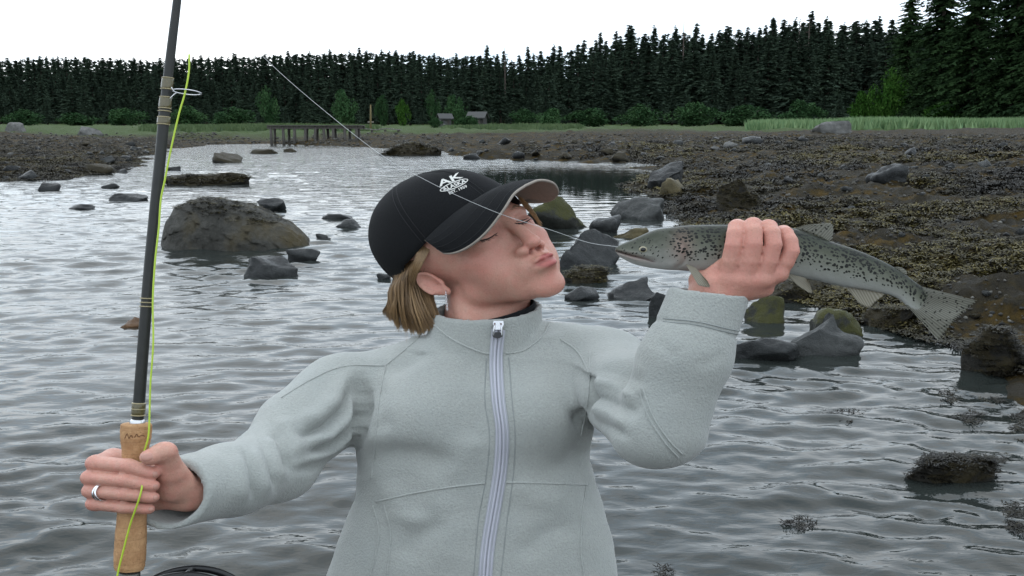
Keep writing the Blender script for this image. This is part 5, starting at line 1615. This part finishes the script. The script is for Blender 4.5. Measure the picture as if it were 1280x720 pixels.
# ---- cap
cap = empty('cap', H2W(CAP_C))
tag(cap, 'black baseball cap with white lettering and tan-edged brim on her head', 'cap')
def reparent(o, root):
    o.parent = root; o.data.transform(Matrix.Translation(-Vector(root.location)))
    return o
crown = reparent(link('crown', cap_crown(), cloth_black), cap)
tan = MT('brim_lining'); _v = tan.coord('Object'); tan.base(tan.mix(tan.noise(_v, 240, 4), (0.22, 0.19, 0.165), (0.34, 0.30, 0.26))).rough(0.9); tan = tan.m
_t, _b, edge = cap_brim()
brim = reparent(link('brim', _t, cloth_black), cap)
def sub(name, V, Fc, mat, part, smooth=True):
    me = mesh_from(name, np.asarray(V) - np.array(cap.location), Fc, smooth)
    return link(name, me, mat, part)
bu = link('brim_lining', _b, tan, brim); bu.data.transform(Matrix.Translation(-Vector(cap.location)))
sub('brim_edge', *tube(H2W(edge), 0.0019, 8), tan, brim)
for k in range(1, 5):                                   # rows of stitching on the brim
    vv = 0.18 + 0.18 * k
    sub('stitch_row', *tube(H2W(np.array([brim_pt(u, vv) + brim_nrm(u, vv) * 1.25 for u in np.linspace(-0.93, 0.93, 50)])), 0.00035, 5), simple('cap_thread', (0.014, 0.0145, 0.016), 0.8), brim)
for k in range(6):                                      # panel seams
    ph = k * math.pi / 3; e0 = cap_e0(ph)
    for s in (-0.035, 0.035):
        sub('panel_seam', *tube(H2W(np.array([cap_pt(ph + s / max(math.cos(e), 0.25), e, 0.15) for e in np.linspace(e0, 1.45, 26)])), 0.0004, 5), bpy.data.materials['cap_thread'], crown)
bt = H2W(np.array([0, CAP_C[1] + CAP_R[1] - 1, CAP_C[2]]))
Vb = []; n = 14
for k in range(5):
    a = k / 4 * math.pi / 2
    for i in range(n): Vb.append(H2B((8.5 * math.cos(a) * math.cos(2 * math.pi * i / n), CAP_C[1] + CAP_R[1] - 2.5 + 5 * math.sin(a), CAP_C[2] + 8.5 * math.cos(a) * math.sin(2 * math.pi * i / n))))
sub('button', B2W(np.array(Vb)), [(k * n + i, k * n + (i + 1) % n, (k + 1) * n + (i + 1) % n, (k + 1) * n + i) for k in range(4) for i in range(n)], cloth_black, crown)
# embroidery
thread = simple('white_thread', (0.62, 0.61, 0.58), 0.8)
bpy.context.view_layer.update()
S_C = Surf(crown)
def text_mesh(s, size):
    cu = bpy.data.curves.new('t', 'FONT'); cu.body = s; cu.size = size; cu.align_x = 'CENTER'; cu.resolution_u = 3; cu.offset = 0.022 * size
    o = bpy.data.objects.new('t', cu); COL.objects.link(o)
    me = o.to_mesh()
    V = np.array([v.co[:] for v in me.vertices]); Fc = [tuple(p.vertices) for p in me.polygons]
    o.to_mesh_clear(); bpy.data.objects.remove(o); bpy.data.curves.remove(cu)
    return V, Fc
def emblem(V2, Fc, lift, name, mat, part):
    """flat shape in emblem units -> laid on the crown"""
    O = np.array([568.0, 232.5]); ux = np.array([0.92, -0.375]); uy = np.array([-0.42, -0.68])
    out = []
    for a, b in V2[:, :2]:
        q = O + ux * a + uy * b
        h, nn = S_C.hit(*q)
        if h is None: return None
        out.append(h + nn * lift)
    return sub(name, np.array(out), Fc, mat, part, False)
def ring2d(rx, ry, w, n=44):
    a = np.linspace(0, 2 * math.pi, n, False)
    o = np.stack([rx * np.cos(a), ry * np.sin(a)], 1); i = np.stack([(rx - w) * np.cos(a), (ry - w) * np.sin(a)], 1)
    return np.concatenate([o, i]), [(k, (k + 1) % n, n + (k + 1) % n, n + k) for k in range(n)]
V2, Fc = ring2d(19, 5.4, 1.3); V2[:, 1] += 1.0
emblem(V2, Fc, 0.0008, 'emblem_oval', thread, crown)
for s, size, ox, oy in (('ALASKA', 8.4, 0, -1.9), ('AK', 13.5, -1.0, 7.2), ('EST. 1959', 6.0, 1, -10.0)):
    V2, Fc = text_mesh(s, size)
    if s == 'AK': V2[:, 0] *= 1.7
    V2 = V2[:, :2] + np.array([ox, oy])
    emblem(V2, Fc, 0.0009, 'embroidered_lettering', thread, crown)
# ================================================================== FISH
def build_fish():
    up = np.array([(769, 310), (775, 306), (791, 299), (818, 287.5), (840, 284), (857, 282), (885, 281), (912, 281), (950, 281.5), (994, 286), (1033, 300), (1072, 313), (1107, 328.5), (1131, 343), (1150, 357), (1163, 364)], float)
    lo = np.array([(769, 314.5), (778, 323), (799, 332), (830, 337), (850, 338), (868, 339.5), (895, 342), (915, 343), (945, 344.5), (982, 345), (1013, 349), (1052, 358), (1090, 364), (1118, 371), (1136, 384), (1146, 392)], float)
    n = 220
    U = spline(up, n); L = spline(lo, n)
    s = np.linspace(0, 1, n)
    wid = np.interp(s, [0, 0.03, 0.1, 0.2, 0.35, 0.55, 0.75, 0.88, 1.0], [3, 7.0, 14.5, 19.5, 22.5, 21, 14, 7.0, 1.0])
    zc = np.interp(s, [0, 0.3, 0.6, 1.0], [176, 172, 172, 168])
    m = 64; V = []; att = []
    ang = np.linspace(0, 2 * math.pi, m, False)
    acc = 0; prev = None
    for i in range(n):
        pu, pl = PX(*U[i], zc[i]), PX(*L[i], zc[i]); c = (pu + pl) / 2; hv = (pu - pl) / 2; hh = np.linalg.norm(hv)
        if prev is not None: acc += np.linalg.norm(c - prev)
        prev = c
        for a in ang:
            ca, sa = math.cos(a), math.sin(a)          # a=0 back, pi belly, pi/2 towards the camera
            w = wid[i] * math.copysign(abs(sa) ** 0.86, sa)
            p = c + hv * math.copysign(abs(ca) ** 1.05, ca) + np.array([0, 0, w])
            V.append(p); att.append((acc, ca * 1.0, hh * (a if a < math.pi else 2 * math.pi - a), sa))
    V = np.array(V); att = np.array(att); pp = px_of(V); fp = pp / np.array([SX, 1])
    front = (att[:, 3] > 0)
    N = np.zeros_like(V); N[:, 2] = att[:, 3]; 
    d = np.zeros(len(V))
    def ln(pts, sg, am):
        dd, al = seg_dist2(fp, np.array(pts, float) / np.array([SX, 1])); return am * np.exp(-0.5 * (dd / sg) ** 2)
    d += ln([(772, 315), (790, 320), (806, 323), (818, 326)], 1.2, -3.0)                        # mouth
    d += ln([(776, 313), (795, 317), (812, 320)], 1.6, 1.0)
    d += ln([(838, 292), (850, 300), (858, 312), (857, 326), (846, 334)], 1.3, -2.2)            # gill cover
    d += ln([(832, 294), (844, 302), (851, 313), (849, 326), (840, 332)], 3.0, 1.5)
    d += ln([(818, 303), (826, 312), (826, 324), (820, 331)], 1.2, -0.9)                        # cheek plate
    V = V + np.stack([0 * d, 0 * d, d * np.sign(att[:, 3])], 1)
    Fc = []
    for i in range(n - 1):
        for j in range(m):
            a = i * m + j; b = i * m + (j + 1) % m
            Fc.append((a, b, b + m, a + m))
    Fc.append(tuple(range(m))); Fc.append(tuple((n - 1) * m + j for j in range(m - 1, -1, -1)))
    return V, Fc, att, s, pp
fish_root = empty('trout', B2W(PX(940, 315, 172)))
tag(fish_root, 'spotted silver-green trout held up to her lips in her raised hand', 'fish')
V, Fc, att, _s, fpp = build_fish()
me = mesh_from('body', B2W(V) - np.array(fish_root.location), Fc)
set_attr(me, 'along', att[:, 0]); set_attr(me, 'height', att[:, 1]); set_attr(me, 'arc', att[:, 2]); set_attr(me, 'side', np.sign(att[:, 3]) * 40)
fx = fpp[:, 0]; fy = fpp[:, 1]
set_attr(me, 'headzone', np.clip((850 - fx) / 14, 0, 1))
set_attr(me, 'blush', 0.9 * np.exp(-0.5 * (((fx - 853) / 9) ** 2 + ((fy - 311) / 13) ** 2)) + 0.8 * np.exp(-0.5 * (((fx - 790) / 16) ** 2 + ((fy - 321 - (fx - 790) * 0.25) / 2.6) ** 2)))
_dm, _ = seg_dist2(fpp / np.array([SX, 1]), np.array([(769, 313), (790, 319.5), (806, 323.5), (817, 327)], float) / np.array([SX, 1]))
set_attr(me, 'mouth', np.exp(-0.5 * (_dm / 0.9) ** 2))
def fish_mat():
    m = MT('trout_skin')
    h, s, arc, side = m.attr('height'), m.attr('along'), m.attr('arc'), m.attr('side')
    cv = m.new('CombineXYZ'); m.link(s, cv.inputs[0]); m.link(arc, cv.inputs[1]); m.link(side, cv.inputs[2]); vec = cv.outputs[0]
    n1 = m.noise(vec, 0.12, 4, 0.6); n2 = m.noise(vec, 0.9, 3, 0.6)
    hh = m.math('ADD', h, m.math('MULTIPLY', m.math('SUBTRACT', n1, 0.5), 0.35))
    hr = m.math('MULTIPLY_ADD', hh, 0.5, 0.5)
    col = m.ramp(hr, [(0.0, (0.42, 0.42, 0.40)), (0.20, (0.29, 0.295, 0.265)), (0.42, (0.165, 0.170, 0.138)), (0.66, (0.075, 0.081, 0.056)), (0.88, (0.020, 0.025, 0.015)), (1.0, (0.014, 0.018, 0.011))])
    col = m.mix(m.ramp(n2, [(0.35, 0.0), (0.7, 0.16)]), col, (0.15, 0.15, 0.11))
    hd = m.attr('headzone')
    col = m.mix(m.math('MULTIPLY', hd, 0.55), col, m.ramp(hr, [(0.1, (0.38, 0.37, 0.35)), (0.55, (0.15, 0.15, 0.125)), (0.9, (0.040, 0.046, 0.030))]))
    col = m.mix(m.math('MULTIPLY', m.attr('blush'), 0.55), col, (0.36, 0.22, 0.19))
    col = m.mix(m.math('MULTIPLY', m.attr('mouth'), 0.9), col, (0.05, 0.022, 0.018))
    # dark spots
    dis = m.noise(vec, 0.5, 2)
    va = m.new('VectorMath'); va.operation = 'ADD'; m.link(vec, va.inputs[0])
    cd = m.new('CombineXYZ'); m.link(dis, cd.inputs[0]); m.link(n2, cd.inputs[1]); sc = m.new('VectorMath'); sc.operation = 'SCALE'; m.link(cd.outputs[0], sc.inputs[0]); sc.inputs['Scale'].default_value = 2.2
    m.link(sc.outputs[0], va.inputs[1])
    vo = m.new('TexVoronoi'); vo.inputs['Scale'].default_value = 0.27; vo.inputs['Randomness'].default_value = 0.9; m.link(va.outputs[0], vo.inputs['Vector'])
    rnd = m.new('SeparateColor'); m.link(vo.outputs['Color'], rnd.inputs[0])
    size = m.math('MULTIPLY_ADD', rnd.outputs[0], 0.22, 0.36)
    fall = m.ramp(hr, [(0.13, 0.0), (0.30, 0.85), (0.45, 1.0), (1.0, 0.95)])
    size = m.math('MULTIPLY', size, fall)
    size = m.math('MULTIPLY', size, m.math('SUBTRACT', 1.0, m.math('MULTIPLY', hd, 0.40)))
    sp = m.math('MULTIPLY', m.math('SUBTRACT', size, vo.outputs['Distance']), 18.0, clamp=True)
    col = m.mix(sp, col, (0.006, 0.0065, 0.005))
    m.base(col)
    m.set(Metallic=0.0, Specular_IOR_Level=0.2, Coat_Weight=0.12, Coat_Roughness=0.10)
    m.rough(0.42)
    vs = m.voro(vec, 0.95)
    m.bump(vs, 0.25, 0.0008)
    return m.m
fbody = link('body', me, fish_mat(), fish_root)
def fin_mat(name, c0, c1, spots=False):
    m = MT(name); t = m.attr('ray'); o = m.attr('out')
    c = m.mix(m.ramp(t, [(0.25, 0.0), (0.75, 1.0)]), c0, c1)
    if spots:
        cv = m.new('CombineXYZ'); m.link(m.attr('fu'), cv.inputs[0]); m.link(m.attr('fv'), cv.inputs[1])
        vo = m.voro(cv.outputs[0], 0.26)
        c = m.mix(m.ramp(vo, [(0.20, 1.0), (0.30, 0.0)]), c, (0.02, 0.02, 0.015))
    m.base(c).rough(0.4); m.set(Specular_IOR_Level=0.4)
    tr = m.new('BsdfTranslucent'); m.link(c, tr.inputs['Color'])
    mx = m.new('MixShader'); mx.inputs[0].default_value = 0.45
    m.link(m.p.outputs[0], mx.inputs[1]); m.link(tr.outputs[0], mx.inputs[2]); m.link(mx.outputs[0], m.out.inputs['Surface'])
    return m.m
def fin(name, base, tip, z0, z1, mat, rays=16, rows=9, thick=0.7, wave=0.0, ragged=0.05):
    nb = rays * 4 + 1
    b = spline(np.array(base, float), nb); t = spline(np.array(tip, float), nb)
    V, ray, fu, fv = [], [], [], []
    for side in (1, -1):
        for i in range(nb):
            ph = math.cos(2 * math.pi * i / 4)
            for j in range(rows):
                f = j / (rows - 1) * (1 - ragged * (0.5 - 0.5 * ph) * (1 + 0.5 * math.sin(i * 1.7)))
                q = b[i] * (1 - f) + t[i] * f
                th = (thick * (1 - 0.75 * f) * (0.62 + 0.38 * ph))
                V.append(PX(q[0], q[1], z0 + (z1 - z0) * f + wave * math.sin(f * 3 + i * 0.1) + side * th)); ray.append(0.5 + 0.5 * ph); fu.append(q[0] / SX); fv.append(q[1])
    Fc = []; o = nb * rows
    for i in range(nb - 1):
        for j in range(rows - 1):
            a = i * rows + j
            Fc.append((a, a + rows, a + rows + 1, a + 1)); Fc.append((o + a, o + a + 1, o + a + rows + 1, o + a + rows))
        a = i * rows + rows - 1; Fc.append((a, a + rows, o + a + rows, o + a))
        a = i * rows; Fc.append((a, o + a, o + a + rows, a + rows))
    for i in (0, nb - 1):
        for j in range(rows - 1):
            a = i * rows + j; Fc.append((a, a + 1, o + a + 1, o + a))
    me = mesh_from(name, B2W(np.array(V)) - np.array(fish_root.location), Fc)
    set_attr(me, 'ray', ray); set_attr(me, 'fu', fu); set_attr(me, 'fv', fv)
    return link(name, me, mat, fish_root)
fm_d = fin_mat('fin_spotted', (0.20, 0.195, 0.16), (0.30, 0.295, 0.25), True)
fm_p = fin_mat('fin_pale', (0.26, 0.235, 0.175), (0.38, 0.35, 0.28))
fin('dorsal_fin', [(993, 286), (1010, 290), (1026, 297), (1035, 302)], [(1008, 281), (1024, 279.5), (1041, 280), (1041, 297)], 172, 174, fm_d, 12)
fin('adipose_fin', [(1117, 334), (1122, 337), (1127, 340.5)], [(1123, 333), (1132, 337), (1134, 343)], 170, 171, fm_d, 4, 5, 1.2)
fin('tail_fin', [(1148, 357), (1146, 366), (1140, 376), (1134, 382)], [(1222, 376), (1204, 392), (1190, 405), (1174, 427)], 168.5, 164, fm_d, 20, 12, 1.3, 1.5)
fin('anal_fin', [(1056, 357), (1072, 360), (1086, 363), (1102, 366)], [(1074, 379), (1086, 385), (1094, 378), (1106, 368)], 171, 176, fm_p, 10)
fin('pelvic_fin', [(984, 342), (990, 343), (998, 345), (1006, 347)], [(997, 357), (1014, 367), (1014, 359), (1010, 350)], 184, 194, fm_p, 8)
fin('pectoral_fin', [(857, 330), (861, 331), (866, 333), (870, 335)], [(873, 357), (881, 359), (888, 359), (885, 352)], 196, 226, fm_p, 8)
def ball(c, r, n=16, k=9, sq=(1, 1, 1)):
    V = []
    for j in range(k + 1):
        a = math.pi * j / k
        for i in range(n): V.append(np.asarray(c) + np.array(sq) * r * np.array([math.sin(a) * math.cos(2 * math.pi * i / n), math.sin(a) * math.sin(2 * math.pi * i / n), math.cos(a)]))
    return np.array(V), [(j * n + i, j * n + (i + 1) % n, (j + 1) * n + (i + 1) % n, (j + 1) * n + i) for j in range(k) for i in range(n)]
bpy.context.view_layer.update()
S_F = Surf(fbody)
eh, en = S_F.hit(804, 312)
ez = DEP - np.dot(eh - CAMP, FWD) * 1000
for nm, rr, zz, col, rg in (('eye', 4.4, -1.4, (0.30, 0.27, 0.18), 0.2), ('pupil', 2.7, 1.2, (0.008, 0.008, 0.008), 0.06)):
    V2, F2 = ball(PX(804, 312, ez + zz), rr, sq=(1, 1, 0.75))
    link(nm, mesh_from(nm, B2W(V2) - np.array(fish_root.location), F2), simple('fish_' + nm, col, rg), fish_root)

# ================================================================== ROD
rod = empty('fly_rod', B2W(PX(161, 715, 280)))
tag(rod, 'dark fly fishing rod with cork grip held upright by the woman', 'fishing rod')
def rchild(name, V, Fc, mat, smooth=True, parent=None):
    me = mesh_from(name, B2W(np.asarray(V)) - np.array(rod.location), Fc, smooth)
    return link(name, me, mat, parent or rod)
blank = MT('rod_blank'); _v = blank.coord('Object'); blank.base(blank.mix(blank.noise(_v, 60, 3), (0.010, 0.011, 0.010), (0.03, 0.03, 0.027))).rough(0.4); blank.set(Coat_Weight=0.12, Coat_Roughness=0.15, Specular_IOR_Level=0.3); blank = blank.m
RL = [(171, 540), (174, 500), (180, 420), (186, 345), (193, 270), (201, 190), (208, 115), (216, 45), (222, -5), (238, -150), (252, -300), (264, -450)]
RP = spline(np.array(RL, float), 120); rz = np.linspace(280, 285, 120)
RPB = np.array([PX(x, y, z) for (x, y), z in zip(RP, rz)])
def rod_r(y): return np.interp(y, [-450, -150, 0, 110, 160, 300, 420, 540], [1.2, 2.4, 3.7, 4.4, 4.9, 4.9, 5.1, 5.3])
rchild('blank', *tube(RPB, rod_r(RP[:, 1]), 16), blank)
wrap = MT('rod_thread'); _v = wrap.coord('Object', (1, 1, 1)); _w = wrap.new('TexWave'); _w.bands_direction = 'Z'; _w.inputs['Scale'].default_value = 400; wrap.link(_v, _w.inputs['Vector'])
wrap.base(wrap.mix(_w.outputs['Fac'], (0.055, 0.045, 0.018), (0.13, 0.105, 0.04))).rough(0.25); wrap.set(Coat_Weight=0.5); wrap = wrap.m
gold = simple('gold_thread', (0.36, 0.30, 0.17), 0.35)
def rod_at(y):
    i = np.argsort(RP[:, 1]); return np.array([np.interp(y, RP[i, 1], RPB[i, k]) for k in range(3)])
def band(y0, y1, extra, mat, name='thread_wrap'):
    ys = np.linspace(y0, y1, 8); P = np.array([rod_at(y) for y in ys])
    rchild(name, *tube(P, rod_r(ys) + extra * np.array([0.3, 0.9, 1, 1, 1, 1, 0.9, 0.3]), 16), mat)
for y0, y1 in ((97, 112), (121, 136), (146, 156), (503, 519)): band(y0, y1, 0.9, wrap)
for y in (97.5, 111.5, 121.5, 135.5, 139, 146.5, 155.5, 373, 378, 383, 504, 511, 519): band(y - 0.7, y + 0.7, 1.1, gold, 'thread_trim')
ys = np.linspace(524, 532, 5); rchild('winding_check', *tube(np.array([rod_at(y) for y in ys]), [5.6, 6.6, 6.8, 6.8, 6.8], 18), steel)
# stripping guide
def guide(y, dx, dy, R):
    g = rod_at(y); gc = g + np.array([dx, dy, 6.0])
    axis = rod_at(y - 8) - rod_at(y + 8); axis /= np.linalg.norm(axis)
    o = rchild('guide_ring', *torus(gc, axis + np.array([0.02, 0, -0.06]), R, 0.75, 36, 8), steel)
    for yy, sgn in ((y - 8, 0.7), (y + 8, -0.7)):
        a = rod_at(yy) + np.array([4.0, 0, 2]); b = rod_at(yy + (3 if sgn > 0 else -3)) + np.array([5.5, 0, 2.5])
        side = np.array([-R * 0.85, 0, R * 0.45 * sgn])
        rchild('guide_foot', *tube(spline(np.array([a, b, gc + side * 1.0]), 12), 0.7, 6), steel, parent=o)
    return gc
GC = guide(117, 19.5, 0.5, 12.2)
GC2 = guide(-22, 9, 0.5, 5.5)
# cork
cork = MT('cork'); _v = cork.coord('Object')
_n1 = cork.noise(_v, 70, 5, 0.65); _n2 = cork.voro(_v, 260); _n3 = cork.noise(_v, 420, 3, 0.7)
_c = cork.mix(cork.ramp(_n1, [(0.3, 0.0), (0.7, 1.0)]), (0.33, 0.165, 0.07), (0.50, 0.29, 0.14))
_c = cork.mix(cork.ramp(_n3, [(0.60, 0.0), (0.72, 0.8)]), _c, (0.12, 0.05, 0.02))
_rs = cork.new('SeparateXYZ'); cork.link(_v, _rs.inputs[0])
_rg = cork.math('FRACT', cork.math('MULTIPLY', _rs.outputs[2], 72.0))
_c = cork.mix(cork.ramp(_rg, [(0.0, 0.45), (0.035, 0.0), (0.965, 0.0), (1.0, 0.45)]), _c, (0.16, 0.07, 0.03))
cork.base(_c).rough(0.75); cork.bump(cork.math('ADD', _n3, _n2), 0.4, 0.0012); cork = cork.m
prof = [(529, 12.0), (530.5, 13.2), (536, 13.6), (548, 13.2), (562, 11.4), (580, 10.8), (605, 11.4), (640, 12.4), (670, 13.6), (695, 13.8), (708, 13.2), (712, 12.4), (713, 9)]
def grip_at(y): return PX(np.interp(y, [530, 712, 860], [170.5, 161.5, 152]), y, 280)
yy = np.interp(np.linspace(0, 1, 70), np.linspace(0, 1, len(prof)), [p[0] for p in prof]); rr = np.interp(yy, [p[0] for p in prof], [p[1] for p in prof])
rr += np.array([0.15 * math.sin(y * 0.9) for y in yy])
rchild('grip', *tube(np.array([grip_at(y) for y in yy]), rr, 28), cork)
# branded script on the cork
bpy.context.view_layer.update()
ink = simple('burnt_mark', (0.17, 0.08, 0.035), 0.8)
gr = [o for o in rod.children if o.name == 'grip'][0]; S_G = Surf(gr)
for k, ln in enumerate(([(156, 548), (159, 542), (161, 548), (164, 544), (166, 547)], [(168, 547), (171, 542.5), (173, 546), (177, 544), (181, 545)])):
    P, N = S_G.line(ln, 24, 0.0001)
    if len(P) > 3:
        V2, F2 = tube(P, 0.0005, 5); o = link('grip_mark', mesh_from('grip_mark', V2 - np.array(rod.location), F2), ink, gr)
# reel seat and reel
seat = simple('reel_seat_metal', (0.10, 0.10, 0.09), 0.3, 0.8)
ys = np.linspace(713, 850, 14); rchild('reel_seat', *tube(np.array([grip_at(y) for y in ys]), 9.5 + 0.8 * (np.arange(14) % 2), 18), seat)
rchild('butt_cap', *tube(np.array([grip_at(y) for y in (850, 856, 866, 870)]), [11, 12.5, 12.5, 8], 18), cork)
reel = empty('fly_reel', B2W(PX(234, 775, 280)))
tag(reel, 'black fly reel below the cork grip at the bottom edge', 'fishing reel')
RC = PX(234, 775, 280)
def reelchild(name, V, Fc, mat, smooth=True): return link(name, mesh_from(name, B2W(V) - np.array(reel.location), Fc, smooth), mat, reel)
rp = simple('reel_black', (0.012, 0.012, 0.013), 0.32, 0.2)
for dz in (-13, 13):
    V2, F2 = torus(RC + np.array([0, 0, dz]), (0.12, 0.1, 1), 55, 4.2, 60, 10); reelchild('frame_ring', V2, F2, rp)
for a in np.linspace(0.3, 2 * math.pi + 0.3, 5, False):
    c = RC + 55 * np.array([math.cos(a), math.sin(a), 0]); reelchild('frame_pillar', *tube(np.array([c - [0, 0, 13], c + [0, 0, 13]]), 3, 8), rp)
V2, F2 = tube(np.array([RC + [0, 0, -11], RC + [0, 0, -10], RC + [0, 0, 10], RC + [0, 0, 11]]), [40, 48, 48, 40], 40); reelchild('spool', V2, F2, rp)
for a in np.linspace(0.35, 2 * math.pi + 0.35, 6, False):
    c = RC + 51.5 * np.array([math.cos(a), math.sin(a), 0]); t = np.array([-math.sin(a), math.cos(a), 0])
    reelchild('spool_rim', *tube(np.array([c - t * 22 - 4 * np.array([math.cos(a), math.sin(a), 0]), c, c + t * 22 - 4 * np.array([math.cos(a), math.sin(a), 0])]) + np.array([0, 0, 13]), 2.4, 8), rp)
ft = [grip_at(760) + np.array([8, 0, 0]), RC + np.array([-48, 0, 0])]
reelchild('reel_foot', *tube(np.array(ft), [5, 6], 8), rp)
reelchild('crank_handle', *tube(np.array([RC + [20, -22, 13], RC + [20, -22, 32]]), [5, 6], 12), rp)
# ---- lines
lime = MT('fly_line_lime'); lime.base((0.46, 0.62, 0.05)).rough(0.35); lime = lime.m
FLP = [(236.5, 68, 286), (236, 90, 287), (231, 117, 288), (223, 145, 290), (214, 185, 291), (206, 225, 291), (201, 250, 291), (198.5, 285, 291), (194, 325, 291), (191, 375, 291), (191.5, 430, 292), (188, 480, 292), (187, 515, 292), (185.5, 545, 293), (180, 566, 291), (176, 585, 293), (178, 602, 308), (176, 616, 313), (171, 632, 312), (163, 655, 306), (155, 685, 303), (147, 718, 302), (143, 750, 302), (160, 800, 296), (196, 800, 290)]
fl = link('fly_line', mesh_from('fly_line', *tube(B2W(np.array([PX(*p) for p in spline(np.array(FLP, float), 200)])), 0.00115, 8)), lime)
tag(fl, 'lime green fly line running down beside the rod and over her fingers', 'fishing line')
clear = simple('leader_nylon', (0.62, 0.63, 0.63), 0.35)
mouth = PX(772, 308.5, 183)
LP = [PX(236.5, 68, 286), PX(236, 30, 287), PX(234, -2, 288), GC2, PX(330, 72, 282), PX(405, 138, 274), PX(480, 196, 266), PX(530, 224, 258), PX(575, 246, 250), PX(630, 269, 238), PX(690, 288, 218), PX(735, 303, 200), mouth]
ld = link('leader_line', mesh_from('leader_line', *tube(B2W(spline(np.array(LP), 160)), 0.00027, 6)), clear)
tag(ld, "thin pale leader line stretching from the rod to the trout's mouth", 'fishing line')
